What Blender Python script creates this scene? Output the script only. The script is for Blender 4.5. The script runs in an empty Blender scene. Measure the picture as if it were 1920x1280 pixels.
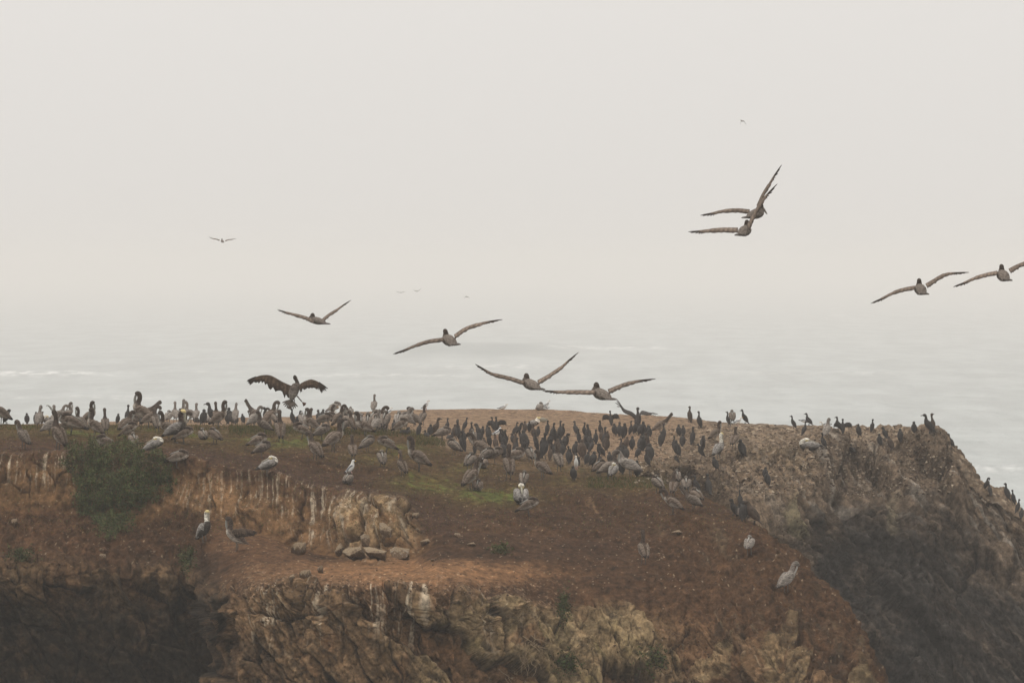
import bpy, math, random
import numpy as np
from mathutils import Vector, Matrix

random.seed(7)
RNG = np.random.RandomState(11)
scene = bpy.context.scene
COL = scene.collection

# ------------------------------------------------------------------ camera, world, sun, exposure
F = 10667.0          # focal length in photo pixels (200 mm lens on a 36 mm sensor)
HY = 500.0           # row of the true horizon
HC = 45.0            # eye height above the sea
cam_d = bpy.data.cameras.new("camera")
cam_d.lens = 200.0; cam_d.sensor_width = 36.0; cam_d.sensor_fit = 'HORIZONTAL'
cam_d.clip_start = 1.0; cam_d.clip_end = 60000.0
cam = bpy.data.objects.new("camera", cam_d); COL.objects.link(cam)
cam.location = (0, 0, HC)
cam.rotation_euler = (math.radians(90) - math.atan((640 - HY) / F), 0, 0)
scene.camera = cam

SUN_DIR = Vector((0.42, -0.22, -0.88)).normalized()      # light travels this way
SUN_EL, SUN_AZ = math.asin(-SUN_DIR.z), math.atan2(-SUN_DIR.x, -SUN_DIR.y)
world = bpy.data.worlds.new("World"); scene.world = world; world.use_nodes = True
wt = world.node_tree; wt.nodes.clear()
w_out = wt.nodes.new('ShaderNodeOutputWorld'); w_bg = wt.nodes.new('ShaderNodeBackground')
w_sky = wt.nodes.new('ShaderNodeTexSky'); w_sky.sky_type = 'NISHITA'; w_sky.sun_disc = False
w_sky.sun_elevation = SUN_EL; w_sky.sun_rotation = SUN_AZ
w_sky.dust_density = 6.0; w_sky.ozone_density = 1.0
w_hsv = wt.nodes.new('ShaderNodeHueSaturation'); w_hsv.inputs['Saturation'].default_value = 0.06
w_mix = wt.nodes.new('ShaderNodeMix'); w_mix.data_type = 'RGBA'; w_mix.inputs[0].default_value = 0.86
w_mix.inputs[7].default_value = (7.95, 7.68, 7.36, 1)       # cloud layer: pale, slightly warm overcast
wt.links.new(w_sky.outputs[0], w_hsv.inputs['Color'])
wt.links.new(w_hsv.outputs[0], w_mix.inputs[6])
# overcast luminance: zenith brighter than the horizon
w_tc = wt.nodes.new('ShaderNodeTexCoord'); w_sep = wt.nodes.new('ShaderNodeSeparateXYZ'); w_mr = wt.nodes.new('ShaderNodeMapRange')
w_mr.inputs[3].default_value = 0.94; w_mr.inputs[4].default_value = 1.34
w_sc = wt.nodes.new('ShaderNodeVectorMath'); w_sc.operation = 'SCALE'
w_abs = wt.nodes.new('ShaderNodeMath'); w_abs.operation = 'ABSOLUTE'; w_pow = wt.nodes.new('ShaderNodeMath'); w_pow.operation = 'POWER'; w_pow.inputs[1].default_value = 0.5
wt.links.new(w_tc.outputs['Generated'], w_sep.inputs[0]); wt.links.new(w_sep.outputs['Z'], w_abs.inputs[0]); wt.links.new(w_abs.outputs[0], w_pow.inputs[0]); wt.links.new(w_pow.outputs[0], w_mr.inputs[0])
wt.links.new(w_mix.outputs[2], w_sc.inputs[0]); wt.links.new(w_mr.outputs[0], w_sc.inputs['Scale'])
wt.links.new(w_sc.outputs[0], w_bg.inputs[0]); w_bg.inputs[1].default_value = 0.109
wt.links.new(w_bg.outputs[0], w_out.inputs[0])

sun_d = bpy.data.lights.new("sun", 'SUN'); sun_d.energy = 1.2; sun_d.angle = math.radians(16)
sun_d.color = (1.0, 0.96, 0.9)
sun = bpy.data.objects.new("sun", sun_d); COL.objects.link(sun)
sun.rotation_euler = SUN_DIR.to_track_quat('-Z', 'Y').to_euler()
sun.location = (-40, -40, 120)

scene.view_settings.view_transform = 'Standard'; scene.view_settings.look = 'None'
scene.view_settings.exposure = 0.0; scene.view_settings.gamma = 1.0
cy = scene.cycles
cy.volume_bounces = 3; cy.max_bounces = 6; cy.diffuse_bounces = 3; cy.glossy_bounces = 2
cy.use_denoising = True

# ------------------------------------------------------------------ helpers
def P(px, py, d):
    return Vector((d * (px - 960.0) / F, d, HC - d * (py - HY) / F))

def tag(o, label=None, cat=None, group=None, kind=None):
    if label: o['label'] = label
    if cat: o['category'] = cat
    if group: o['group'] = group
    if kind: o['kind'] = kind
    return o

_perm = RNG.permutation(512).astype(np.int32)
_perm = np.concatenate([_perm, _perm, _perm])
_grad = RNG.randn(512, 3).astype(np.float32)
_grad /= np.linalg.norm(_grad, axis=1)[:, None]
def perlin(x, y, z=0.0):
    x, y, z = np.broadcast_arrays(np.asarray(x, np.float32), np.asarray(y, np.float32), np.asarray(z, np.float32))
    xi = np.floor(x).astype(np.int32); yi = np.floor(y).astype(np.int32); zi = np.floor(z).astype(np.int32)
    xf = x - xi; yf = y - yi; zf = z - zi
    u = xf*xf*xf*(xf*(xf*6-15)+10); v = yf*yf*yf*(yf*(yf*6-15)+10); w = zf*zf*zf*(zf*(zf*6-15)+10)
    out = np.zeros_like(x)
    for dx in (0, 1):
        for dy in (0, 1):
            for dz in (0, 1):
                h = _perm[(_perm[(_perm[(xi+dx) & 511] + yi + dy) & 511] + zi + dz) & 511]
                g = _grad[h]
                dot = g[..., 0]*(xf-dx) + g[..., 1]*(yf-dy) + g[..., 2]*(zf-dz)
                out += (u if dx else 1-u) * (v if dy else 1-v) * (w if dz else 1-w) * dot
    return out * 1.6
def fbm(x, y, z=0.0, n=4, gain=0.5):
    a = 1.0; s = 0; t = 0; f = 1.0
    for i in range(n):
        s = s + a * perlin(np.asarray(x)*f + 17.3*i, np.asarray(y)*f - 9.1*i, np.asarray(z)*f + 4.7*i); t += a
        a *= gain; f *= 2.03
    return s / t
def ridged(x, y, z=0.0, n=4):
    a = 1.0; s = 0; t = 0; f = 1.0
    for i in range(n):
        r = 1 - np.abs(perlin(np.asarray(x)*f + 31*i, np.asarray(y)*f, np.asarray(z)*f + 7*i)) * 1.6
        s = s + a * r * r; t += a; a *= 0.55; f *= 2.1
    return s / t
def worley(x, y, seed=0):
    x = np.asarray(x, np.float32); y = np.asarray(y, np.float32)
    xi = np.floor(x).astype(np.int32); yi = np.floor(y).astype(np.int32)
    f1 = np.full(x.shape, 9.0, np.float32); f2 = f1.copy(); cid = np.zeros(x.shape, np.int32)
    lx = np.zeros_like(x); ly = np.zeros_like(x)
    for dx in (-1, 0, 1):
        for dy in (-1, 0, 1):
            cx = xi + dx; cy_ = yi + dy
            h = _perm[(_perm[(cx + seed) & 511] + cy_) & 511]
            jx = (h & 31) / 31.0 * 0.8 + 0.1; jy = ((h >> 4) & 31) / 31.0 * 0.8 + 0.1
            ax = x - (cx + jx); ay = y - (cy_ + jy)
            d = np.sqrt(ax*ax + ay*ay)
            m = d < f1
            f2 = np.where(m, f1, np.minimum(f2, d)); cid = np.where(m, h, cid)
            lx = np.where(m, ax, lx); ly = np.where(m, ay, ly); f1 = np.where(m, d, f1)
    return f1, f2, cid, lx, ly
def sstep(a, b, x):
    t = np.clip((x - a) / (b - a), 0, 1); return t*t*(3-2*t)
def blob(px, py, cx, cy_, rx, ry, soft=0.6):
    r = np.sqrt(((px-cx)/rx)**2 + ((py-cy_)/ry)**2)
    return 1 - sstep(1-soft, 1+soft*0.5, r)
def smooth(a, n, axis=0):
    if n < 1: return a
    k = np.exp(-np.linspace(-2, 2, 2*n+1)**2); k /= k.sum()
    pad = [(0, 0)]*a.ndim; pad[axis] = (n, n)
    b = np.pad(a, pad, mode='edge')
    out = np.zeros_like(a)
    for i, w in enumerate(k):
        sl = [slice(None)]*a.ndim; sl[axis] = slice(i, i + a.shape[axis])
        out += w * b[tuple(sl)]
    return out

def new_mat(name, rough=0.9, attr='Col', nscale=6.0, namp=0.35, bump=0.0, bscale=20.0, spec=0.2, objrand=0.0, stretch=(1, 1, 1), bdist=0.06):
    m = bpy.data.materials.new(name); m.use_nodes = True
    nt = m.node_tree; b = nt.nodes['Principled BSDF']
    b.inputs['Roughness'].default_value = rough; b.inputs['Specular IOR Level'].default_value = spec
    a = nt.nodes.new('ShaderNodeAttribute'); a.attribute_name = attr
    tc = nt.nodes.new('ShaderNodeTexCoord'); mp = nt.nodes.new('ShaderNodeMapping'); mp.inputs['Scale'].default_value = stretch
    n = nt.nodes.new('ShaderNodeTexNoise'); n.inputs['Scale'].default_value = nscale; n.inputs['Detail'].default_value = 6; n.inputs['Roughness'].default_value = 0.74
    nt.links.new(tc.outputs['Object'], mp.inputs[0]); nt.links.new(mp.outputs[0], n.inputs['Vector'])
    mr = nt.nodes.new('ShaderNodeMapRange'); mr.inputs[1].default_value = 0.34; mr.inputs[2].default_value = 0.66
    mr.inputs[3].default_value = 1 - namp; mr.inputs[4].default_value = 1 + namp
    nt.links.new(n.outputs[0], mr.inputs[0])
    mul = nt.nodes.new('ShaderNodeVectorMath'); mul.operation = 'SCALE'
    nt.links.new(a.outputs['Color'], mul.inputs[0]); nt.links.new(mr.outputs[0], mul.inputs['Scale'])
    last = mul.outputs[0]
    if objrand:
        oi = nt.nodes.new('ShaderNodeObjectInfo'); mr2 = nt.nodes.new('ShaderNodeMapRange')
        mr2.inputs[3].default_value = 1 - objrand; mr2.inputs[4].default_value = 1 + objrand
        nt.links.new(oi.outputs['Random'], mr2.inputs[0])
        mul2 = nt.nodes.new('ShaderNodeVectorMath'); mul2.operation = 'SCALE'
        nt.links.new(last, mul2.inputs[0]); nt.links.new(mr2.outputs[0], mul2.inputs['Scale']); last = mul2.outputs[0]
    nt.links.new(last, b.inputs['Base Color'])
    if bump:
        n2 = nt.nodes.new('ShaderNodeTexNoise'); n2.inputs['Scale'].default_value = bscale; n2.inputs['Detail'].default_value = 8; n2.inputs['Roughness'].default_value = 0.7
        nt.links.new(mp.outputs[0], n2.inputs['Vector'])
        bp = nt.nodes.new('ShaderNodeBump'); bp.inputs['Strength'].default_value = bump; bp.inputs['Distance'].default_value = bdist
        nt.links.new(n2.outputs[0], bp.inputs['Height']); nt.links.new(bp.outputs[0], b.inputs['Normal'])
    return m

def grid_mesh(name, V, C, mat, smooth_shade=True):
    """V (rows, cols, 3), C (rows, cols, 3) albedo"""
    R, K = V.shape[:2]
    me = bpy.data.meshes.new(name)
    me.vertices.add(R*K); me.vertices.foreach_set('co', V.reshape(-1).astype(np.float32))
    idx = np.arange(R*K).reshape(R, K)
    f = np.stack([idx[:-1, :-1], idx[:-1, 1:], idx[1:, 1:], idx[1:, :-1]], -1).reshape(-1, 4)
    n = len(f)
    me.loops.add(n*4); me.polygons.add(n)
    me.loops.foreach_set('vertex_index', f.reshape(-1).astype(np.int32))
    me.polygons.foreach_set('loop_start', np.arange(0, n*4, 4, dtype=np.int32))
    me.polygons.foreach_set('loop_total', np.full(n, 4, np.int32))
    if smooth_shade: me.polygons.foreach_set('use_smooth', np.ones(n, bool))
    me.update(calc_edges=True)
    if C is not None:
        at = me.color_attributes.new('Col', 'FLOAT_COLOR', 'POINT')
        c4 = np.ones((R*K, 4), np.float32); c4[:, :3] = np.clip(C.reshape(-1, 3), 0, 1)
        at.data.foreach_set('color', c4.reshape(-1))
    me.materials.append(mat)
    o = bpy.data.objects.new(name, me); COL.objects.link(o)
    return o

def poly_mesh(name, verts, faces, cols, mat, parent=None, shade=True):
    me = bpy.data.meshes.new(name); me.from_pydata([tuple(v) for v in verts], [], faces)
    if cols is not None:
        at = me.color_attributes.new('Col', 'FLOAT_COLOR', 'POINT')
        c4 = np.ones((len(verts), 4), np.float32); c4[:, :3] = np.array(cols, np.float32)
        at.data.foreach_set('color', c4.reshape(-1))
    if shade: me.polygons.foreach_set('use_smooth', np.ones(len(me.polygons), bool))
    me.materials.append(mat)
    o = bpy.data.objects.new(name, me); COL.objects.link(o)
    if parent: o.parent = parent
    return o

# ------------------------------------------------------------------ terrain
def curve(knots, u, sm=0):
    k = np.array(knots, float)
    a = np.stack([np.interp(u, k[:, 0], k[:, i]) for i in (1, 2)], -1)   # py, d
    return smooth(a, sm, 0) if sm else a

def to_dz(c):                      # (py, d) -> (d, z)
    return np.stack([c[:, 1], HC - c[:, 1]*(c[:, 0]-HY)/F], -1)

def loft(rows, counts, rsm):
    """rows: list of (cols,2) (d,z); linear rows then smoothed"""
    out = []
    tpar = []
    for i in range(len(rows)-1):
        n = counts[i]
        t = (np.arange(n)/n)[:, None, None]
        out.append(rows[i][None]*(1-t) + rows[i+1][None]*t)
        tpar.append(i + np.arange(n)/n)
    out.append(rows[-1][None]); tpar.append(np.array([len(rows)-1.0]))
    A = np.concatenate(out, 0); T = np.concatenate(tpar)
    A = smooth(A, rsm, 0)
    return A, T

def finish(A, u):
    d = A[..., 0]; X = d * (u[None]-960)/F
    return np.stack([X, d, A[..., 1]], -1)
def normals(V):
    du = np.gradient(V, axis=1); dv = np.gradient(V, axis=0)
    n = np.cross(du, dv); n /= np.linalg.norm(n, axis=-1, keepdims=True) + 1e-9
    return n
def mixc(C, col, m):
    m = np.clip(m, 0, 1)[..., None]; return C*(1-m) + np.array(col, np.float32)*m

# ---- near headland ------------------------------------------------
u = np.concatenate([np.linspace(-420, -10, 60)[:-1], np.linspace(-10, 1760, 1240), np.linspace(1760, 1900, 16)[1:]])
e_k = [(-400,797,225),(0,796,225),(200,796,224),(350,797,222),(500,798,222),(560,799,222),(620,803,221),(700,808,220),(780,813,219),(830,836,215),(900,850,214),(1000,862,213),(1100,874,212),(1180,886,210),(1240,904,204),(1300,918,199),(1390,966,190),(1440,1000,187),(1500,1042,184),(1550,1086,181),(1590,1140,178),(1620,1195,175),(1650,1245,172),(1680,1310,169),(1750,1450,165),(1900,1750,160)]
c_k = [(-400,1062,180),(0,1058,180),(100,1052,180),(200,1062,181),(300,1074,181),(362,1066,181),(392,1120,171),(430,1122,166),(480,1103,165),(560,1098,164),(650,1100,163.5),(750,1104,163),(850,1118,163.4),(920,1122,165),(1000,1122,168),(1080,1118,169.6),(1200,1112,171.4),(1290,1122,170.6),(1360,1160,168.4),(1450,1205,165.8),(1560,1256,163.4),(1660,1340,160),(1760,1470,158),(1900,1780,154)]
a_k = [(-400,852,189),(0,850,189),(110,852,189),(200,850,189),(320,860,189),(420,874,188),(520,893,187),(600,915,186),(650,930,184.5),(700,945,183),(745,962,181),(790,985,179.5),(850,1000,178),(950,1010,178.5),(1100,1010,180),(1250,1020,180),(1400,1080,176),(1500,1125,173.5),(1600,1200,169),(1700,1395,163.4),(1900,1760,158)]
b_k = [(-400,958,187),(0,955,187),(100,950,187),(160,962,187),(250,985,186.5),(320,958,187),(400,975,186),(460,988,185),(540,1015,183.5),(600,1036,181.5),(680,1046,179),(770,1048,177.5),(820,1025,177),(870,1040,174),(950,1050,173),(1100,1045,175),(1250,1056,175.5),(1400,1112,171),(1500,1158,169.5),(1600,1225,166),(1700,1420,161.5),(1900,1770,156)]
r2_k = [(-400,1180,179.2),(300,1180,179.6),(384,1180,179.4),(400,1200,172.6),(428,1200,171.6),(444,1195,164),(700,1195,162.4),(860,1205,162.6),(1000,1205,165.4),(1100,1200,166.8),(1300,1205,167.4),(1450,1260,163),(1600,1340,160.8),(1760,1560,156.5),(1900,1860,152)]
r1_k = [(-400,1400,178.4),(300,1400,178.5),(386,1400,178.2),(402,1400,171.8),(425,1400,170.8),(441,1400,163),(860,1400,161),(1000,1400,162.2),(1100,1390,163.4),(1300,1390,163.6),(1450,1440,161),(1600,1480,158.8),(1760,1760,154),(1900,2060,150)]
e = to_dz(curve(e_k, u, 6)); a = to_dz(curve(a_k, u, 6)); b = to_dz(curve(b_k, u, 5)); c = to_dz(curve(c_k, u, 5))
r2 = to_dz(curve(r2_k, u, 2)); r1 = to_dz(curve(r1_k, u, 2))
rimn = (0.26*fbm(u/70.0, 0*u, 1.5, 4, 0.6) + 0.05)
c[:, 1] += rimn; r2[:, 1] += 0.5*rimn; b[:, 1] += 0.12*fbm(u/60.0, 0*u, 4.5, 3); a[:, 1] += 0.07*fbm(u/35.0, 0*u, 7.5, 4)
c[:, 0] += 0.5*fbm(u/50.0, 0*u, 9.5, 4, 0.6)
cb = c*0.72 + b*0.28; cb[:, 1] += 0.10
lipw = (1-sstep(860, 980, u))*0.8+0.2
c2 = c.copy(); c2[:, 0] -= 0.45; c2[:, 1] -= 0.42*lipw; c2 = c2*lipw[:, None] + (c*0.75+r2*0.25)*(1-lipw[:, None])
m1 = a*0.62 + e*0.38; m1[:, 1] += 0.28; m2 = a*0.3 + e*0.7; m2[:, 1] += 0.22
bk1 = e + np.array([3.0, -1.6]); bk2 = e + np.array([9.0, -9.0]); bk3 = e.copy(); bk3[:, 0] += 22; bk3[:, 1] = -1
r0 = r1.copy(); r0[:, 0] -= 9; r0[:, 1] = -1
rows = [r0, r1, r2, c2, c, cb, b, a, m1, m2, e, bk1, bk2, bk3]
cnt = [12, 80, 110, 26, 40, 80, 130, 90, 70, 60, 8, 6, 6]
A, T = loft(rows, cnt, 7)
T = np.interp(T, np.arange(len(rows)), [0, 1, 2, 2.8, 3, 3.28, 4, 5, 6, 7, 8, 9, 10, 11])
V = finish(A, u)
Tg = np.broadcast_to(T[:, None], V.shape[:2])
PX = np.broadcast_to(u[None], V.shape[:2]); PY = HY + (HC - V[..., 2])*F/V[..., 1]
N0 = smooth(smooth(normals(V), 5, 0), 8, 1); N0 /= np.linalg.norm(N0, axis=-1, keepdims=True)
sgn = np.where((N0[..., 2:3] + -N0[..., 1:2]) < 0, -1, 1); N0 = N0*sgn
X, Y, Z = V[..., 0], V[..., 1], V[..., 2]
steep = 1 - sstep(0.35, 0.85, N0[..., 2])
# relief ---------------------------------------------------------
top = (Tg > 5.0)
lowcliff = 1 - sstep(2.75, 3.25, Tg + 0.35*sstep(900, 1050, PX)*(1-sstep(0,1,0*PX)) + 0.25*fbm(X*0.6, Z*0.6, 31.0, 3)*sstep(850, 1000, PX))
wall = sstep(3.85, 4.15, Tg)*(1-sstep(4.95, 5.25, Tg)) * (1-sstep(760, 830, PX))
# ragged rims
disp = 0.10*fbm(X*0.35, Y*0.35, Z*0.35, 3) + 0.045*fbm(X*1.6, Y*1.6, Z*1.6, 4)
disp += 0.03*np.maximum(fbm(X*2.5, Y*1.2, Z, 3), 0)
# columns / flutes on the tan wall
wl = worley(X*1.05 + 0.5*fbm(X*1.3, Z*1.3, 0, 3), Z*0.5 + 0.3*fbm(X, Z, 5, 2), 3)
rn = ((wl[2]*37) % 101)/101.0
edge1 = 1-(1-sstep(0.0, 0.07, wl[1]-wl[0]))*sstep(-0.1, 0.3, fbm(X*0.6, Z*0.8, 12.0, 2))
disp += wall*(0.20*(rn-0.5) + 0.10*fbm(X*3.2 + 0.5*fbm(X, Z, 1, 2), Z*1.0, Y*0.4, 4) - 0.16*(1-edge1) + 0.5*fbm(X*0.6, Z*0.9, 3.3, 3) + 0.07*ridged(X*2.6, Z*1.3, 2.0, 4))
blk = blob(PX, PY, 702, 990, 82, 62, 0.5)*(Tg > 3.7)*(Tg < 6)
wo = worley(X*1.5+0.3*fbm(X*2, Z*2, 0, 2), Z*1.3, 91); ro = ((wo[2]*37) % 101)/101.0
disp += blk*(0.35 + 0.45*(ro-0.4) - 0.30*(1-sstep(0, 0.14, wo[1]-wo[0])) + 0.12*fbm(X*5, Z*5, 1, 4))
# blocky slabs on the lower cliff, strata dipping down to the right
th = math.radians(52)
S = X*math.cos(th) - Z*math.sin(th); Q = X*math.sin(th) + Z*math.cos(th)
wS = S + 0.35*fbm(X*0.9, Z*0.9, 1.7, 3); wQ = Q + 0.35*fbm(X*0.9, Z*0.9, 8.7, 3)
w1 = worley(wS*0.42, wQ*1.15, 11); w2 = worley(wS*1.3, wQ*2.9, 23)
r1_ = ((w1[2]*37) % 101)/101.0; r2_ = ((w2[2]*53) % 97)/97.0; g1 = ((w1[2]*71) % 89)/89.0 - 0.5
block = 0.75*(r1_-0.5) + 0.5*w1[4]*(g1) + 0.5*w1[3]*g1 + 0.17*(r2_-0.5) - 0.2*(1-sstep(0, 0.09, w1[1]-w1[0])) - 0.06*(1-sstep(0, 0.08, w2[1]-w2[0]))
block += 0.10*fbm(X*3, Z*3, Y*3, 4)
w3 = worley(wS*2.6+0.2*fbm(X*4, Z*4, 0, 2), wQ*6.0, 47); r3_ = ((w3[2]*43) % 91)/91.0
block += 0.10*(r3_-0.5) - 0.05*(1-sstep(0, 0.12, w3[1]-w3[0]))
right = sstep(1180, 1350, PX)
cl = lowcliff * (1-0.55*right)
disp += cl*block*1.15 + 0.35*cl*ridged(X*0.45, Z*0.45, 5.1, 3) - 0.2*cl
disp += cl*0.16*ridged(wS*1.1, wQ*3.0, 2.2, 4)
# rough dry earth on the lower slopes left and the right flank
terr = sstep(2.9, 3.2, Tg)*(1-sstep(3.9, 4.2, Tg))
flank = sstep(1150, 1350, PX)*(1-sstep(5.6, 6.4, Tg)*(1-0.8*sstep(1330, 1480, PX)))
rgh = fbm(X*3.2, Y*1.5, Z*3.2, 5)
leftslope = terr*(1-sstep(360, 430, PX))
disp += 0.30*rgh*np.clip(leftslope + flank, 0, 1) + 0.42*flank*fbm(X*0.75 + Z*0.3, Y*0.35, Z*0.55, 4)
fS = X*0.55 + Z*0.83; fQ = X*0.83 - Z*0.55
wf = worley(fQ*1.5 + 0.6*fbm(X, Z, 3, 3), fS*0.42, 61); rf = ((wf[2]*31) % 71)/71.0
lowflank = flank*(1-sstep(3.2, 4.6, Tg))
midf = sstep(1000, 1200, PX)*sstep(4.0, 4.6, Tg)*(1-sstep(7.0, 7.8, Tg))
disp += midf*(0.22*ridged(X*0.55-Y*0.07, Y*0.10, 0.7, 4) - 0.12)
disp += lowflank*(0.55*(rf-0.55)*(rf > 0.45) + 0.15*ridged(fQ*2.2, fS*0.8, 1.0, 4))
# small hummocks and scuffed hollows on the open slope
openm = sstep(5.0, 5.4, Tg)
disp += openm*0.05*fbm(X*3, Y*0.8, 0, 4) + openm*0.10*fbm(X*0.6, Y*0.18, 0.3, 3)
disp *= (1 - 0.75*sstep(7.4, 8, Tg)*(1-sstep(1150, 1300, PX)))
V = V + N0*disp[..., None]
# the berm of earth and scrub behind which the far crowd stands
bm = np.exp(-((PY-806)/7.0)**2)*sstep(560, 620, PX)*(1-sstep(790, 830, PX))*(Tg > 6)
V[..., 2] += 0.10*bm*(1+0.8*fbm(X*2, Y, 0, 3))
dg = sstep(820, 950, PX)*sstep(4.2, 5.0, Tg)*(1-sstep(6.6, 7.4, Tg))
V[..., 2] += dg*(0.13*ridged((PY-0.33*PX)/26.0, PX/210.0, 0.4, 4) + 0.07*fbm((PY-0.4*PX)/9.0, PX/60.0, 3.4, 3))
# low scarp across the slope
for (x0, x1, y0, y1, h) in ((560, 840, 868, 905, 0.10), (1010, 1260, 925, 985, 0.16), (780, 1000, 985, 1000, 0.12), (1050, 1250, 1000, 1030, 0.12)):
    yy = y0 + (PX-x0)/(x1-x0)*(y1-y0) + 5*fbm(PX/40.0, 0*PX, 0, 2)
    V[..., 2] += -h*np.exp(-((PY-yy)/5.0)**2)*sstep(x0-30, x0+30, PX)*(1-sstep(x1-30, x1+30, PX))*(Tg > 5)

# colours ----------------------------------------------------------
nA = fbm(X*0.5, Y*0.25, Z*0.5, 4); nB = fbm(X*2.2, Y*0.9, Z*2.2, 4); nC = fbm(X*8, Y*3, Z*8, 3)
Cc = np.zeros(V.shape, np.float32) + np.array((0.066, 0.037, 0.0215), np.float32)
Cc = mixc(Cc, (0.100, 0.057, 0.033), sstep(-0.2, 0.5, nA)*0.8)
Cc = mixc(Cc, (0.040, 0.024, 0.017), sstep(0.0, 0.5, nB)*0.7)
Cc = mixc(Cc, (0.17, 0.11, 0.075), sstep(0.3, 0.6, nC)*0.5)
# bare orange terrace
tm = blob(PX, PY + 16*nA, 770, 1074, 320, 28, 0.6)*(Tg > 2.9)
Cc = mixc(Cc, (0.235, 0.132, 0.070), tm*(0.7+0.5*nB))
tmask = np.clip(tm, 0, 1)*1.0
tm = blob(PX, PY, 500, 1015, 120, 45, 0.5)*(Tg > 2.9)*(Tg < 4.2)
Cc = mixc(Cc, (0.15, 0.083, 0.046), tm*0.7)
# far-left slopes: warmer rubble
ls = leftslope*sstep(-0.3, 0.4, nB)
Cc = mixc(Cc, (0.13, 0.072, 0.042), ls*(1-sstep(160, 330, PX))*0.8)
# tan wall
Cc = mixc(Cc, (0.18, 0.108, 0.058), wall*0.9)
Cc = mixc(Cc, (0.225, 0.135, 0.072), wall*sstep(0.0, 0.5, fbm(X*0.7, Z*0.7, 9.1, 3)))
Cc = mixc(Cc, (0.075, 0.046, 0.031), wall*(1-edge1)*0.8)
Cc = mixc(Cc, (0.10, 0.062, 0.038), wall*sstep(0.05, 0.5, fbm(X*1.6, Z*0.9, 2.9, 4, 0.7))*0.6)
Cc = mixc(Cc, (0.30, 0.19, 0.11), wall*sstep(0.1, 0.5, fbm(X*2.2, Z*1.6, 6.9, 5, 0.7))*0.6)
Cc = mixc(Cc, (0.066, 0.038, 0.027), sstep(4.6, 4.9, Tg)*(1-sstep(5.2, 5.6, Tg))*(1-sstep(830, 900, PX))*(0.75+0.6*nB))
Cc = mixc(Cc, (0.06, 0.036, 0.026), sstep(4.3, 4.9, Tg)*(Tg < 5.1)*sstep(330, 420, PX)*(1-sstep(760, 800, PX))*sstep(-0.1, 0.4, fbm(X*6, Z*0.5, 0, 3))*0.8)
# green and ochre turf on the plateau
gn = fbm(X*0.45+3, Y*0.16, 0, 4); gn2 = fbm(X*3, Y*0.8, 0, 3)
gm = np.zeros_like(X)
for (cx, cy_, rx, ry, s) in ((500, 825, 160, 22, 1.0), (800, 905, 85, 26, 1.3), (740, 850, 130, 26, 0.75), (930, 930, 110, 26, 0.9), (1150, 905, 150, 22, 0.8), (60, 800, 110, 14, 0.8), (620, 812, 120, 14, 0.7), (900, 880, 170, 22, 0.6), (250, 812, 320, 15, 0.9), (380, 830, 140, 12, 0.5), (1050, 880, 120, 12, 0.5)):
    gm = np.maximum(gm, blob(PX, PY, cx, cy_, rx, ry, 0.9)*s)
gm = np.clip(gm*(0.75 + 0.9*gn + 0.5*gn2), 0, 1)*(Tg > 5.05)
Cc = mixc(Cc, (0.118, 0.098, 0.034), gm*0.85)
Cc = mixc(Cc, (0.105, 0.125, 0.034), np.clip(gm-0.46, 0, 1)*sstep(0.0, 0.4, gn2+gn)*2.0)
# tan back strip
Cc = mixc(Cc, (0.25, 0.155, 0.085), sstep(7.3, 7.9, Tg)*0.3*(1-sstep(700, 900, PX)))
# lower cliff rock: brown, olive slabs, dark wet rock
rockc = lowcliff
Cc = mixc(Cc, (0.135, 0.084, 0.050), rockc*0.9)
olive = sstep(0.35, 0.6, r1_ + 0.25*nA)
gz = blob(PX, PY, 1010, 1220, 260, 130, 0.5)
Cc = mixc(Cc, (0.225, 0.180, 0.112), rockc*olive*np.clip(gz + 0.25, 0, 1)*(0.75+0.5*nB))
Cc = mixc(Cc, (0.175, 0.148, 0.068), rockc*gz*sstep(0.1, 0.5, fbm(S*0.8, Q*2, 2.2, 3))*0.7)
Cc = mixc(Cc, (0.090, 0.053, 0.032), flank*0.75*(0.6+nB))
Cc = mixc(Cc, (0.18, 0.10, 0.055), rockc*sstep(0.1, 0.4, fbm(X*1.1, Z*1.1, 15.1, 4))*(1-sstep(1000, 1200, PX))*sstep(430, 470, PX)*0.6)
Cc = mixc(Cc, (0.175, 0.138, 0.085), lowflank*(rf > 0.62)*sstep(0.0, 0.12, wf[1]-wf[0])*(0.55+0.6*nB))
Cc = mixc(Cc, (0.030, 0.022, 0.017), lowflank*sstep(0.15, 0.45, fbm(fQ*2, fS*0.9, 7.0, 3))*0.75)
Cc = mixc(Cc, (0.20, 0.165, 0.12), (cl+lowflank)*sstep(0.28, 0.5, fbm(wS*1.2, wQ*5.0, 3.3, 4))*0.55)
Cc = mixc(Cc, (0.028, 0.022, 0.018), cl*sstep(0.22, 0.45, fbm(wS*0.9+5, wQ*3.2, 8.3, 4))*0.7)
Cc = mixc(Cc, (0.045, 0.038, 0.033), rockc*blob(PX, PY, 590, 1240, 200, 60, 0.8)*0.75*sstep(0.25, 0.6, 1-r1_+0.3*nB))
dk = sstep(2.98, 2.9, Tg + 0.0*X) if False else rockc*0
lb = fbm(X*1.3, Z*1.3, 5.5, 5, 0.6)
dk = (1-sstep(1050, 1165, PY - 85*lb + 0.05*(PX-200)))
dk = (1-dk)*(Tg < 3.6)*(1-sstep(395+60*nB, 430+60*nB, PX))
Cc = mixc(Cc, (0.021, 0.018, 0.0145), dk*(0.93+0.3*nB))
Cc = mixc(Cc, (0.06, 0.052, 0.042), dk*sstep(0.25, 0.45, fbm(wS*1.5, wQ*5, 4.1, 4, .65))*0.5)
Cc = mixc(Cc, (0.068, 0.046, 0.031), dk*sstep(0.0, 0.45, lb)*0.8)
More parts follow.
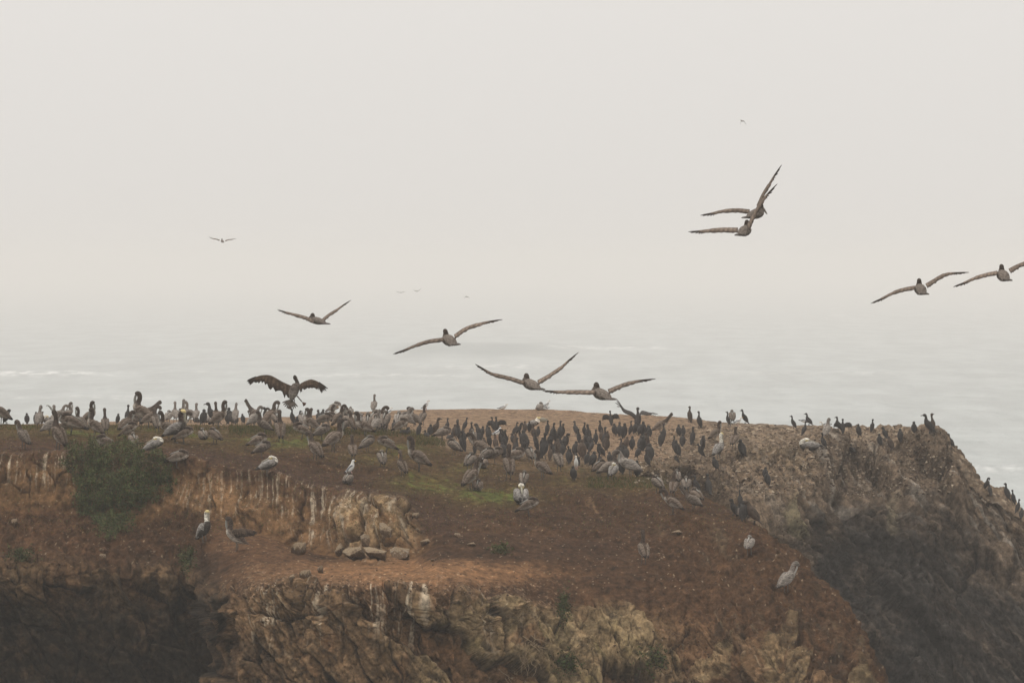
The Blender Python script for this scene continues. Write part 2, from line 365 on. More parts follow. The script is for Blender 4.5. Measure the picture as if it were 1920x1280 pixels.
Cc = mixc(Cc, (0.035, 0.026, 0.020), terr*(1-sstep(360, 430, PX))*sstep(1025, 1075, PY+25*lb)*0.6)
Cc = mixc(Cc, (0.05, 0.04, 0.032), flank*rockc*sstep(0.2, 0.5, nA)*0.5)
Cc = mixc(Cc, (0.03, 0.025, 0.022), cl*(1-sstep(0, 0.05, w1[1]-w1[0]))*0.7)
# crumbly rim with pale chips
chip = sstep(0.32, 0.5, perlin(X*9, Z*9, Y*9)) * (sstep(2.3, 2.8, Tg)*(1-sstep(3.2, 3.5, Tg)))
Cc = mixc(Cc, (0.34, 0.24, 0.17), chip*0.55*sstep(420, 470, PX)*(1-sstep(1000, 1100, PX)))
# guano streaks (droppings run down below the rims)
stx = fbm(X*10.0 + 0.5*fbm(X*1.2, Z*1.6, 0, 3), Z*0.42, 6.2, 4, 0.7)
st = sstep(0.04, 0.30, stx)*sstep(-0.35, 0.15, fbm(X*1.7, Z*2.6, 3.1, 4))
g_wall = wall*st*np.maximum(np.maximum(blob(PX, PY, 640, 950, 120, 75, 0.6), blob(PX, PY, 560, 930, 240, 50, 0.7)*0.9), blob(PX, PY, 70, 875, 170, 40, 0.8)*0.8)
g_nose = st*sstep(1.7, 2.3, Tg)*(1-sstep(2.95, 3.1, Tg))*sstep(430, 460, PX)*(1-sstep(900, 1060, PX))*sstep(-0.25, 0.25, fbm(X*0.8, 3.0+0*X, 0, 2))
Cc = mixc(Cc, (0.45, 0.395, 0.325), np.clip(g_wall*1.4 + g_nose*1.3, 0, 0.85))
Cc = mixc(Cc, (0.31, 0.225, 0.135), blk*sstep(-0.5, 0.3, nB)*0.9)
Cc = mixc(Cc, (0.46, 0.41, 0.34), blk*sstep(0.05, 0.35, fbm(X*4, Z*1.5, 44.0, 4))*0.8)
Cc = mixc(Cc, (0.06, 0.038, 0.026), blk*(1-sstep(0, 0.07, wo[1]-wo[0]))*0.8)
# scattered droppings and pale pebbles
sp = worley(X*2.3, Y*0.5+Z*2, 77); rs = ((sp[2]*29) % 83)/83.0
spot = (1-sstep(0.03, 0.07, sp[0]))*(rs > 0.80)*(steep < 0.6)
Cc = mixc(Cc, (0.50, 0.46, 0.40), spot*0.4*(Tg > 3.05))
sp = worley(X*6, Y*1.2+Z*5, 41); rs = ((sp[2]*29) % 83)/83.0
Cc = mixc(Cc, (0.42, 0.34, 0.25), (1-sstep(0.10, 0.16, sp[0]))*(rs > 0.84)*0.6*(Tg > 3.05))
# pale grass-root ribs on the shallow scarps
rib = sstep(0.15, 0.45, fbm(X*5+Z*4, Z*1.5-X*0.7, 4.4, 3))*np.maximum(blob(PX, PY, 1110, 950, 120, 22, 0.8), blob(PX, PY, 1180, 975, 60, 14, 0.8))*(Tg > 5)
Cc = mixc(Cc, (0.22, 0.145, 0.09), rib*0.6)
crk = (cl + lowflank*0.7)
Cc = mixc(Cc, (0.035, 0.025, 0.019), crk*(1-sstep(0, 0.08, w3[1]-w3[0]))*0.55)
Cc *= (1 + crk*0.55*(r3_-0.5) + crk*0.25*(r2_-0.5))[..., None]
Cc *= (1 + 0.30*nC[..., None] + 0.35*fbm(X*1.2, Y*0.35+Z, 21.0, 5, 0.75)[..., None])
Cc *= (1 + 0.18*np.clip(lowcliff*(PX > 425) + tmask + 0.7*wall, 0, 1))[..., None]
sm = sstep(6.6, 7.9, Tg)*sstep(800, 860, PX)*(1-sstep(1180, 1260, PX))*sstep(-0.2, 0.35, nB+nA)
Cc = mixc(Cc, (0.17, 0.115, 0.07), sm*0.75)
Cc *= np.array((1.06, 0.98, 0.86), np.float32)
Cc *= (1 - 0.20*sstep(2.9, 3.4, Tg)*(1 - 0.7*tmask) + 0.16*flank)[..., None]
Cc = mixc(Cc, (0.165, 0.125, 0.078), flank*sstep(0.1, 0.5, fbm(X*1.3+Z*0.6, Z*0.9, 51.0, 5, 0.65))*0.55)
Cc = mixc(Cc, (0.045, 0.036, 0.024), flank*sstep(0.15, 0.5, fbm(X*1.7+Z*1.1, Z*0.8, 57.0, 5, 0.65))*0.55)
m_earth = new_mat('dry_earth', 0.95, nscale=4.0, namp=0.62, bump=0.9, bscale=5.0, spec=0.05, stretch=(1, 0.4, 1), bdist=0.20)
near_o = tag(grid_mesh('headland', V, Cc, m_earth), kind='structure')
NEAR = (V.copy(), u.copy(), T.copy(), cnt)

# ---- far headland -------------------------------------------------
uf = np.concatenate([np.linspace(-400, 540, 80)[:-1], np.linspace(540, 1960, 1000), np.linspace(1960, 2300, 60)[1:]])
B_k = [(-400,838,231),(300,836,229),(560,830,227),(700,822,225),(780,826,223),(830,846,219),(900,858,218),(1000,870,217),(1100,882,216),(1180,892,218),(1240,884,227),(1300,866,235),(1400,846,242),(1500,838,246),(1600,828,249),(1700,820,251),(1750,818,251.5),(1790,856,250),(1830,908,248),(1880,945,246),(1920,972,245),(2000,1086,242),(2300,1500,235)]
R_k = [(-400,800,295),(0,796,290),(150,791,290),(300,786,290),(400,784,290),(500,781,290),(560,779,290),(620,775,290),(700,770,288),(800,766.5,288),(900,765,288),(1000,766.5,287),(1070,768.5,285),(1100,772.5,283),(1200,776.5,280),(1260,779.5,278),(1300,784,277),(1340,789,275),(1450,795,272),(1600,800,268),(1680,804,265),(1700,801,264),(1730,800,262),(1752,803,260),(1772,815,258),(1792,842,256),(1822,872,254),(1838,900,253),(1862,915,252),(1880,922,251.5),(1892,932,251),(1912,950,250),(1940,985,249),(2000,1070,247),(2300,1480,240)]
q3_k = [(-400,1000,226),(1000,1000,214),(1180,1000,212),(1300,1000,224),(1450,990,233),(1560,960,240),(1700,950,244),(1800,985,245),(1900,1040,243.5),(2000,1150,240),(2300,1600,233)]
q2_k = [(-400,1160,222),(1000,1160,210),(1200,1150,209),(1300,1150,219),(1450,1150,230),(1600,1150,237.5),(1750,1150,240),(1850,1160,239),(1950,1190,236),(2050,1300,234),(2300,1700,231)]
q1_k = [(-400,1420,218),(1000,1420,206),(1300,1420,214),(1500,1420,227),(1700,1420,232),(1900,1420,232),(2050,1500,231),(2300,1850,229)]
R = to_dz(curve(R_k, uf, 3)); B = to_dz(curve(B_k, uf, 8)); q3 = to_dz(curve(q3_k, uf, 8)); q2 = to_dz(curve(q2_k, uf, 8)); q1 = to_dz(curve(q1_k, uf, 8))
mid = B*0.5 + R*0.5
q0 = q1.copy(); q0[:, 0] -= 8; q0[:, 1] = -1
s1 = R + np.array([2.5, -1.2]); s2 = R + np.array([8, -9.]); s3 = R.copy(); s3[:, 0] += 20; s3[:, 1] = -1
A, T = loft([q0, q1, q2, q3, B, mid, R, s1, s2, s3], [10, 100, 130, 120, 90, 90, 6, 6, 6], 4)
V = finish(A, uf)
Tg = np.broadcast_to(T[:, None], V.shape[:2]); PX = np.broadcast_to(uf[None], V.shape[:2]); PY = HY + (HC - V[..., 2])*F/V[..., 1]
N0 = smooth(smooth(normals(V), 5, 0), 8, 1); N0 /= np.linalg.norm(N0, axis=-1, keepdims=True)
sgn = np.where((N0[..., 2:3] + -N0[..., 1:2]) < 0, -1, 1); N0 = N0*sgn
X, Y, Z = V[..., 0], V[..., 1], V[..., 2]
face = 1 - sstep(3.8, 4.3, Tg)
rocky = sstep(1190, 1330, PX)
rtop = rocky*sstep(3.8, 4.2, Tg)*(1-sstep(5.2, 6.0, Tg)*(1-sstep(1560, 1720, PX)))
th = math.radians(48)
S = X*math.cos(th) - Z*math.sin(th); Q = X*math.sin(th) + Z*math.cos(th)
wS = S + 0.4*fbm(X*0.8, Z*0.8, 11.7, 3); wQ = Q + 0.4*fbm(X*0.8, Z*0.8, 18.7, 3)
w1 = worley(wS*0.30, wQ*0.95, 211); w2 = worley(wS*0.9, wQ*2.6, 323)
r1_ = ((w1[2]*37) % 101)/101.0; r2_ = ((w2[2]*53) % 97)/97.0; g1 = ((w1[2]*71) % 89)/89.0-0.5
block = 1.0*(r1_-0.5) + 0.7*w1[4]*g1 + 0.26*(r2_-0.5) - 0.22*(1-sstep(0, 0.09, w1[1]-w1[0]))
w3 = worley(wS*1.9, wQ*5.5, 147); r3_ = ((w3[2]*43) % 91)/91.0
block += 0.16*(r3_-0.5) - 0.06*(1-sstep(0, 0.12, w3[1]-w3[0])) + 0.22*fbm(S*0.5, Q*3.2, 1.1, 4) + 0.14*fbm(X*3, Z*3, Y*2, 4)
disp = 0.06*fbm(X*0.5, Y*0.3, Z*0.5, 3) + 0.02*fbm(X*3, Y*1.5, Z*3, 3)
disp += face*(block*1.1 + 0.9*fbm(X*0.22, Z*0.22, 4, 3) + 0.28*ridged(S*0.5, Q*2.6, 2.2, 4))
disp += rtop*(0.30*fbm(X*0.8, Y*0.5, Z*0.8, 4) + 0.20*fbm(X*3.5, Y*1.8, Z*3.5, 3))
crest = np.exp(-((Tg-6)/0.5)**2)
disp += crest*(0.10+0.35*sstep(1500, 1650, PX))*fbm(X*1.4, Y*0.3, 0, 4)*sstep(1000, 1300, PX)
V = V + N0*disp[..., None]
nA = fbm(X*0.4, Y*0.2, Z*0.4, 4); nB = fbm(X*1.8, Y*0.7, Z*1.8, 4); nC = fbm(X*7, Y*2.5, Z*7, 3)
Cc = np.zeros(V.shape, np.float32) + np.array((0.262, 0.175, 0.110), np.float32)
Cc = mixc(Cc, (0.245, 0.160, 0.100), sstep(-0.1, 0.5, fbm(X*0.25, Y*0.08, 0, 3)))
Cc = mixc(Cc, (0.36, 0.24, 0.15), sstep(0.3, 0.6, nC)*0.5)
tfs = (1-sstep(4.0, 4.55, Tg + 0.25*nB))*(1-sstep(1200, 1280, PX))
Cc = mixc(Cc, (0.115, 0.082, 0.048), tfs*0.8)
rk = np.clip(rocky*sstep(1180, 1420, PX + (PY-790)*2.0), 0, 1)
Cc = mixc(Cc, (0.200, 0.146, 0.098), rk*0.85)
Cc = mixc(Cc, (0.38, 0.30, 0.215), rk*sstep(0.06, 0.4, fbm(X*2.6, Y*1.2, Z*2.6, 3))*0.8*sstep(3.2, 3.9, Tg))
Cc = mixc(Cc, (0.05, 0.035, 0.025), rk*sstep(0.1, 0.45, nB)*0.65)
fc = face*rocky
Cc = mixc(Cc, (0.125, 0.093, 0.068), fc*0.85)
stra = fbm(S*0.45, Q*3.5, 2.7, 4)
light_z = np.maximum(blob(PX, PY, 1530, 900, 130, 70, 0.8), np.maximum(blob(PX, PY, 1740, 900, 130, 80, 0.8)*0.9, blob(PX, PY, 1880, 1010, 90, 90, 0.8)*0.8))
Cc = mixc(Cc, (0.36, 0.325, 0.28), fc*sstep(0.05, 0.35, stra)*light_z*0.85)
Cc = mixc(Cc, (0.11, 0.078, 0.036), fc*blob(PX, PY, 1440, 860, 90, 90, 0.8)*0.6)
dz = np.maximum(blob(PX, PY, 1640, 1090, 270, 170, 0.7), blob(PX, PY, 1820, 1240, 260, 190, 0.4))  # dark hollow: wet rock, with the shade of the recess put into the colour
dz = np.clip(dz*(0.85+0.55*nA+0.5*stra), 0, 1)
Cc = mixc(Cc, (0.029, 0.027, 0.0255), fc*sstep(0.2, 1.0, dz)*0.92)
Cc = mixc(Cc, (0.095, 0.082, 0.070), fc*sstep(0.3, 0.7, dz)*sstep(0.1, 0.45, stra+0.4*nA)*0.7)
Cc = mixc(Cc, (0.03, 0.026, 0.022), fc*(1-sstep(0, 0.05, w1[1]-w1[0]))*0.5)
up_ = np.clip(1-sstep(0.1, 0.6, dz), 0, 1)
Cc = mixc(Cc, (0.21, 0.148, 0.095), fc*up_*0.55*(0.8+0.5*nA))
Cc = mixc(Cc, (0.40, 0.35, 0.29), fc*up_*sstep(0.12, 0.4, stra)*0.6)
Cc = mixc(Cc, (0.055, 0.04, 0.03), fc*sstep(0.15, 0.45, fbm(S*0.9+4, Q*3.0, 6.7, 4, 0.65))*0.6)
Cc = mixc(Cc, (0.29, 0.205, 0.135), fc*blob(PX, PY, 1385, 930, 130, 90, 0.8)*(0.6+0.5*nA+0.4*nB))
Cc = mixc(Cc, (0.23, 0.19, 0.13), fc*blob(PX, PY, 1675, 965, 14, 42, 0.4)*0.85)
Cc = mixc(Cc, (0.20, 0.17, 0.10), fc*blob(PX, PY, 1478, 990, 26, 30, 0.4)*0.7)
sp = worley(X*2.2, Y*0.8+Z, 99); rs = ((sp[2]*29) % 83)/83.0
Cc = mixc(Cc, (0.45, 0.38, 0.3), (1-sstep(0.06, 0.12, sp[0]))*(rs > 0.6)*0.5*(Tg > 3.6))
Cc *= (1 + fc*0.6*(r3_-0.5))[..., None]
Cc *= (1 + 0.35*nC[..., None] + 0.6*fbm(S*1.0, Q*2.4, 21.0, 5, 0.75)[..., None]*rocky[..., None])
m_rock = new_mat('weathered_rock', 0.95, nscale=3.0, namp=0.65, bump=0.9, bscale=3.5, spec=0.05, stretch=(1, 0.4, 1), bdist=0.40)
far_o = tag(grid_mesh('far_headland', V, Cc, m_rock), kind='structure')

# ---- sea ----------------------------------------------------------
us = np.linspace(-1.0, 1.0, 620); us = np.sign(us)*np.abs(us)**1.0
dd = np.geomspace(330, 26000, 900)
spread = 0.105
XS = us[None]*dd[:, None]*spread + 0
YS = np.broadcast_to(dd[:, None], XS.shape)
PXs = 960 + F*XS/YS; PYs = HY + F*HC/YS
fade = np.clip(2200/YS, 0, 1)
zs = 0.9*fbm(XS/60, YS/26, 0, 4, 0.6) + 0.22*fbm(XS/9, YS/5, 3.3, 2)
zs = zs*fade*(YS < 6000)
foam = np.zeros_like(XS)
def swell(x0, x1, y0, h, wy, foam_amt, seed):
    global zs, foam
    yy = y0 + 4.5*fbm(PXs/110.0, seed + 0*PXs, 0, 4)
    m = sstep(x0-60, x0+60, PXs)*(1-sstep(x1-60, x1+60, PXs))
    zs += h*np.exp(-((PYs-yy)/wy)**2)*m
    foam = np.maximum(foam, foam_amt*m*np.exp(-((PYs-yy-1)/(wy*0.5))**2)*sstep(-0.25, 0.5, fbm(PXs/26.0, PYs/2.0, seed, 4)))
swell(-200, 190, 704, 1.8, 6, 1.5, 1.0); swell(230, 460, 697, 0.6, 4, 0.45, 2.0)
swell(720, 1060, 652, 2.6, 7, 0.05, 3.0); swell(1040, 1240, 653, 0.9, 4, 1.3, 4.0)
swell(820, 1010, 688, 0.8, 6, 0.9, 5.0); swell(1740, 1960, 880, 0.5, 9, 0.7, 6.0)
swell(340, 560, 750, 0.5, 6, 0.3, 7.0); swell(1500, 1900, 596, 3.0, 4, 0.25, 8.0); swell(560, 900, 704, 0.4, 5, 0.7, 9.0); swell(20, 330, 745, 0.4, 6, 0.6, 10.0); swell(1300, 1700, 700, 0.6, 6, 0.4, 11.0)
foam = np.maximum(foam, 0.30*sstep(0.38, 0.75, fbm(XS/22, YS/45, 9.1, 4)))
seaV = np.stack([XS, YS, zs], -1)
Cs = np.zeros(seaV.shape, np.float32) + np.array((0.205, 0.232, 0.224), np.float32)
Cs = mixc(Cs, (0.33, 0.365, 0.355), sstep(-0.4, 0.45, fbm(XS/20, YS/120, 2.2, 4, 0.6)))
Cs = mixc(Cs, (0.14, 0.175, 0.17), sstep(0.05, 0.5, fbm(XS/7, YS/60, 12.2, 4, 0.6))*0.6)
Cs = mixc(Cs, (0.07, 0.105, 0.10), 0.9*np.exp(-((PYs-658-4*fbm(PXs/80, 0*PXs, 3, 3))/9.0)**2)*sstep(690, 800, PXs)*(1-sstep(960, 1120, PXs)))  # shaded front of the long swell, put into the water colour
Cs = mixc(Cs, (0.8, 0.8, 0.78), np.clip(foam, 0, 1))
m_sea = bpy.data.materials.new('sea_water'); m_sea.use_nodes = True
nt = m_sea.node_tree; bs = nt.nodes['Principled BSDF']; bs.inputs['Roughness'].default_value = 0.32
bs.inputs['IOR'].default_value = 1.333
at = nt.nodes.new('ShaderNodeAttribute'); at.attribute_name = 'Col'; nt.links.new(at.outputs['Color'], bs.inputs['Base Color'])
tc = nt.nodes.new('ShaderNodeTexCoord'); mp = nt.nodes.new('ShaderNodeMapping'); mp.inputs['Scale'].default_value = (0.13, 0.03, 1)
n1 = nt.nodes.new('ShaderNodeTexNoise'); n1.inputs['Scale'].default_value = 1.0; n1.inputs['Detail'].default_value = 5; n1.inputs['Roughness'].default_value = 0.6
bp = nt.nodes.new('ShaderNodeBump'); bp.inputs['Strength'].default_value = 0.7; bp.inputs['Distance'].default_value = 3.0
nt.links.new(tc.outputs['Object'], mp.inputs[0]); nt.links.new(mp.outputs[0], n1.inputs['Vector']); nt.links.new(n1.outputs[0], bp.inputs['Height']); nt.links.new(bp.outputs[0], bs.inputs['Normal'])
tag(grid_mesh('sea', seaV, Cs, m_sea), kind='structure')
# the rest of the ocean, a broad sheet a little lower
big = np.array([[[-9000, -400, -0.9], [9000, -400, -0.9]], [[-9000, 27000, -0.9], [9000, 27000, -0.9]]], float)
tag(grid_mesh('sea_floor_sheet', big, np.zeros((2, 2, 3))+np.array((0.27, 0.29, 0.28)), m_sea), kind='structure').name = 'ocean'

# ---- haze ---------------------------------------------------------
hv = [(x, y, z) for x in (-9500, 9500) for y in (-450, 27500) for z in (-3, HC+22)]
hf = [(0, 1, 3, 2), (4, 6, 7, 5), (0, 4, 5, 1), (2, 3, 7, 6), (0, 2, 6, 4), (1, 5, 7, 3)]
m_haze = bpy.data.materials.new('sea_fog'); m_haze.use_nodes = True
nt = m_haze.node_tree; nt.nodes.clear(); ho = nt.nodes.new('ShaderNodeOutputMaterial'); pv = nt.nodes.new('ShaderNodeVolumePrincipled')
pv.inputs['Color'].default_value = (0.95, 0.918, 0.893, 1); pv.inputs['Density'].default_value = 2.9e-4; pv.inputs['Anisotropy'].default_value = 0.0
nt.links.new(pv.outputs[0], ho.inputs['Volume'])
haze = poly_mesh('haze', hv, hf, None, m_haze, shade=False); tag(haze, kind='stuff')
haze['label'] = 'thin pale sea fog over the whole bay'; haze['category'] = 'fog'

# ================================================================== things on the land
bpy.context.view_layer.update()
CAMP = Vector((0, 0, HC))
def hit(px, py, far=False):
    """where the sight line of a photo pixel meets the land"""
    dr = (P(px, py, 100.0) - CAMP).normalized()
    best = None
    for o in (near_o, far_o):
        ok, loc, nor, _ = o.ray_cast(CAMP, dr)
        if ok and (best is None or loc.y < best[0].y): best = (loc.copy(), nor.copy(), o)
    return best
def ground(x, y):
    best = None
    for o in (near_o, far_o):
        ok, loc, nor, _ = o.ray_cast(Vector((x, y, 60)), Vector((0, 0, -1)))
        if ok and (best is None or loc.z > best.z): best = loc.copy()
    return best

# ---- boulders -----------------------------------------------------
m_boulder = new_mat('pale_boulder_rock', 0.95, nscale=9.0, namp=0.5, bump=0.8, bscale=9.0, spec=0.05, bdist=0.08)
def rock_mesh(name, seed, blocky):
    import bmesh
    rs = np.random.RandomState(seed); bm = bmesh.new()
    pts = rs.randn(11 + seed % 5, 3); pts /= np.linalg.norm(pts, axis=1)[:, None]
    if blocky: pts = np.sign(pts)*np.abs(pts)**0.55*(0.8+0.35*rs.rand(len(pts), 1))
    for p_ in pts: bm.verts.new(p_)
    r_ = bmesh.ops.convex_hull(bm, input=bm.verts[:])
    bmesh.ops.delete(bm, geom=[v for v in bm.verts if not v.link_faces], context='VERTS')
    for _ in range(4): bmesh.ops.subdivide_edges(bm, edges=bm.edges[:], cuts=1, use_grid_fill=True)
    bmesh.ops.triangulate(bm, faces=bm.faces[:])
    co = np.array([v.co[:] for v in bm.verts])
    dsp = 1 + 0.13*fbm(co[:, 0]*1.9+seed, co[:, 1]*1.9, co[:, 2]*1.9, 5, 0.6) + 0.04*ridged(co[:, 0]*3+seed, co[:, 1]*3, co[:, 2]*6, 3)
    co = co*dsp[:, None]; co = co - (co.max(0)+co.min(0))/2; co /= np.abs(co).max(0)
    col = np.zeros((len(co), 3)) + np.array((0.14, 0.09, 0.055))
    t = sstep(0.05, 0.6, co[:, 2] + 0.9*fbm(co[:, 0]*2.5+seed, co[:, 1]*2.5, 0, 3))
    col = col*(1-t[:, None]*0.75) + np.array((0.36, 0.275, 0.18))*t[:, None]*0.75
    t = sstep(0.15, 0.4, fbm(co[:, 0]*5+seed, co[:, 1]*5, co[:, 2], 3))[:, None]*0.6*(co[:, 2:3] > -0.2)
    col = col*(1-t) + np.array((0.36, 0.33, 0.29))*t
    faces = [[v.index for v in f.verts] for f in bm.faces]; bm.free()
    me = bpy.data.meshes.new(name); me.from_pydata([tuple(c) for c in co], [], faces)
    at = me.color_attributes.new('Col', 'FLOAT_COLOR', 'POINT'); c4 = np.ones((len(co), 4), np.float32); c4[:, :3] = col
    at.data.foreach_set('color', c4.reshape(-1)); me.polygons.foreach_set('use_smooth', np.ones(len(faces), bool)); me.materials.append(m_boulder)
    return me
RM = [rock_mesh('boulder', 3+i*7, i % 2) for i in range(5)]
def rock(px, py, wpx, hpx, label, mi=0, rz=0.0, tilt=0.0, dpt=0.9, cat='boulder', group='boulders lying on the lower terrace'):
    h = hit(px, py)
    if not h: return
    loc = h[0]; k = loc.y/F
    o = bpy.data.objects.new('boulder', RM[mi]); COL.objects.link(o)
    o.scale = (wpx*k*0.5, wpx*k*0.5*dpt, hpx*k*0.62); o.location = loc + Vector((0, wpx*k*0.28, hpx*k*0.32))
    o.rotation_euler = (0, tilt, rz)
    tag(o, label, cat, group)
rock(666, 1050, 36, 30, 'leaning oblong boulder with a pale streaked top, in the middle of the terrace', 1, 0.2, -0.55)
rock(703, 1047, 44, 22, 'broad tan block half sunk in the terrace, left of the squarest block', 1, 0.1, 0.0)
rock(749, 1048, 38, 24, 'square tan block, rightmost of the big blocks under the pale outcrop', 3, 0.0, 0.0)
rock(572, 1084, 24, 17, 'whitewashed small boulder lying nearest the cliff edge on the orange terrace', 4, 0.0, 0.0)
rock(600, 1074, 17, 15, 'small tan boulder just right of the whitewashed one', 0, 0.9, 0.2)
rock(548, 1088, 14, 12, 'dark little stone left of the whitewashed boulder', 2, 0.5, 0.0)
rock(722, 1012, 26, 34, 'tall pale speckled pillar of rock at the right end of the outcrop', 1, 0.0, 0.06)
rock(779, 972, 20, 12, 'pale round stone in a hollow right of the outcrop', 4, 0.2, 0.0)
rock(784, 997, 15, 8, 'reddish stone in a hollow below the pale round one', 0, 0.2, 0.0)
rock(798, 1022, 22, 13, 'knobbly pair of pale stones on the slope right of the terrace', 2, 0.2, 0.0)
rock(858, 1007, 15, 9, 'grey-brown stone on the bare slope right of the terrace', 3, 0.9, 0.0)
rock(884, 1024, 17, 8, 'rounded brown stone on the bare slope, right of the grey-brown one', 2, 0.1, 0.0)
rock(812, 1052, 11, 5, 'low tan pebble-like stone on the orange soil', 0, 0.1, 0.0)
rock(640, 1040, 26, 22, 'pale pinkish stone leaning between the fallen blocks', 2, 0.3, -0.5)
rock(690, 1022, 30, 22, 'chunky pale block against the foot of the outcrop', 3, 0.5, 0.1)
rock(724, 1024, 22, 36, 'upright pale speckled pillar at the right end of the outcrop', 1, 0.0, 0.06)
rock(560, 1040, 38, 26, 'brown earth-stained boulder at the foot of the gully in the wall', 4, 0.3, 0.1)
rock(190, 1034, 12, 8, 'small orange stone, upper of two on the left slope', 0, 0.3, 0)
rock(192, 1046, 12, 9, 'small orange stone, lower of two on the left slope', 3, 0.3, 0)
rock(26, 985, 17, 14, 'pale whitewashed stone on the left slope near the photo edge', 4, 0.3, 0)
rock(1270, 1003, 22, 10, 'pale crusted stones beside a dark scrape on the right slope', 2, 0.3, 0)
for o in [o for o in COL.objects if o.name.startswith('boulder')]:
    if o.data == RM[0]: pass

# ---- loose stones and clods (uncountable) --------------------------
def scatter_stuff(name, label, n, region, size, mat, colf, flat=0.7, seed=1, cat='stones'):
    rs = np.random.RandomState(seed); base = np.array([(1,0,0),(-.6,.8,0),(-.5,-.8,0),(0,0,1),(.1,.1,-.8)])
    fc = [(0,1,3),(1,2,3),(2,0,3),(1,0,4),(2,1,4),(0,2,4)]
    VV, FF, CCx = [], [], []; c = 0; tries = 0
    while c < n and tries < n*3:
        tries += 1
        px, py = region(rs); h = hit(px, py)
        if not h: continue
        s = size(rs)*0.5; A_ = rs.randn(3, 3); Qm, _ = np.linalg.qr(A_)
        vv = base*(0.7+0.6*rs.rand(5, 1)); vv = vv@Qm; vv[:, 2] *= flat; vv = vv*s + np.array(h[0])
        k = len(VV)*0 + c*5
        VV.extend(vv.tolist()); FF.extend([(a_+k, b_+k, c_+k) for a_, b_, c_ in fc]); cc = colf(rs); CCx.extend([cc]*5); c += 1
    o = poly_mesh(name, VV, FF, CCx, mat, shade=False); tag(o, label, cat, kind='stuff'); return o
m_stone = new_mat('loose_stone', 0.95, nscale=20, namp=0.3, spec=0.05)
def stone_col(rs):
    t = rs.rand(); a_ = np.array((0.09, 0.055, 0.038)); b_ = np.array((0.30, 0.22, 0.15)); return tuple(a_*0.8 + (b_-a_)*t**5*(0.6+0.4*rs.rand()))
def reg1(rs):
    t = rs.rand()
    if t < 0.30: return (rs.uniform(430, 1000), 1095 + rs.normal(8, 9))
    if t < 0.55: return (rs.uniform(0, 400), rs.uniform(960, 1065))
    if t < 0.75: return (rs.uniform(560, 1300), rs.uniform(1000, 1090))
    return (rs.uniform(1000, 1560), rs.uniform(950, 1270))
scatter_stuff('loose_stones', 'small stones and clods strewn over the brown slopes and cliff rim', 2400, reg1, lambda rs: 0.03+0.10*rs.rand()**3, m_stone, stone_col, seed=5)
def reg2(rs):
    px = rs.uniform(1190, 1790); return (px, rs.uniform(795, 930) if px > 1300 else rs.uniform(800, 905))
def stone_col2(rs):
    t = rs.rand(); a_ = np.array((0.08, 0.055, 0.04)); b_ = np.array((0.42, 0.34, 0.25)); return tuple(a_ + (b_-a_)*t*t)
scatter_stuff('shale_rubble', 'broken pale shale littering the top of the rocky far headland', 3800, reg2, lambda rs: 0.05+0.20*rs.rand()**2, m_stone, stone_col2, seed=6)

# ---- vegetation ----------------------------------------------------
m_leaf = new_mat('dusty_leaf', 0.8, nscale=3, namp=0.35, spec=0.15)
def leaf_mass(name, label, n, region, lsz, colf, seed, cat, lift=0.18, blade=False, kind='stuff'):
    rs = np.random.RandomState(seed); VV, FF, CCx = [], [], []; c = 0; tries = 0
    while c < n and tries < n*4:
        tries += 1
        q = region(rs)
        if q is None: continue
        h = hit(*q[:2])
        if not h: continue
        b = np.array(h[0]); nr = np.array(h[1]); 
        if blade:
            hgt = lsz*(0.5+rs.rand()); lean = rs.randn(3)*0.35; up = np.array((0, 0, 1.0))+lean; wv = np.array((rs.uniform(-1, 1), rs.uniform(-1, 1), 0))*0.018
            k = c*3; VV.extend([(b-wv).tolist(), (b+wv).tolist(), (b+up*hgt).tolist()]); FF.append((k, k+1, k+2)); CCx.extend([colf(rs, q)]*3)
        else:
            b = b + nr*rs.rand()*lift*(q[2] if len(q) > 2 else 1) + rs.randn(3)*0.03
            Qm, _ = np.linalg.qr(rs.randn(3, 3)); s = lsz*(0.5+rs.rand())
            a_ = Qm[0]*s; d_ = Qm[1]*s*0.45; k = c*4
            VV.extend([(b-a_).tolist(), (b+d_).tolist(), (b+a_).tolist(), (b-d_).tolist()]); FF.append((k, k+1, k+2, k+3)); CCx.extend([colf(rs, q)]*4)
        c += 1
    o = poly_mesh(name, VV, FF, CCx, m_leaf, shade=False)
    if kind: tag(o, label, cat, kind='stuff')
    else: tag(o, label, cat)
    return o
poly = [(112, 885), (120, 862), (148, 842), (200, 838), (250, 842), (262, 856), (300, 850), (322, 875), (326, 905), (312, 925), (296, 905), (285, 935), (262, 950), (240, 960), (236, 985), (215, 1003), (196, 1016), (185, 995), (178, 975), (148, 968), (152, 940), (150, 905), (135, 888)]
def inside(px, py, pl):
    c = False; j = len(pl)-1
    for i in range(len(pl)):
        xi, yi = pl[i]; xj, yj = pl[j]
        if (yi > py) != (yj > py) and px < (xj-xi)*(py-yi)/(yj-yi)+xi: c = not c
        j = i
    return c
clumps = [(random.uniform(115, 325), random.uniform(840, 1010), random.uniform(8, 20)) for _ in range(60)]
def reg_mat(rs):
    px, py = rs.uniform(105, 330), rs.uniform(834, 1018)
    j = 7*math.sin(px*0.31+py*0.17)+5*math.sin(px*0.11-py*0.23) + rs.normal(0, 4)
    if not inside(px+j, py+j*0.6, poly): return None
    l = 0.5
    for cx, cy_, r in clumps:
        d = ((px-cx)**2+(py-cy_)**2)/(r*r)
        if d < 1: l = max(l, 0.6+1.4*(1-d))
    if l == 0.5 and rs.rand() < 0.72: return None
    return (px, py, l)
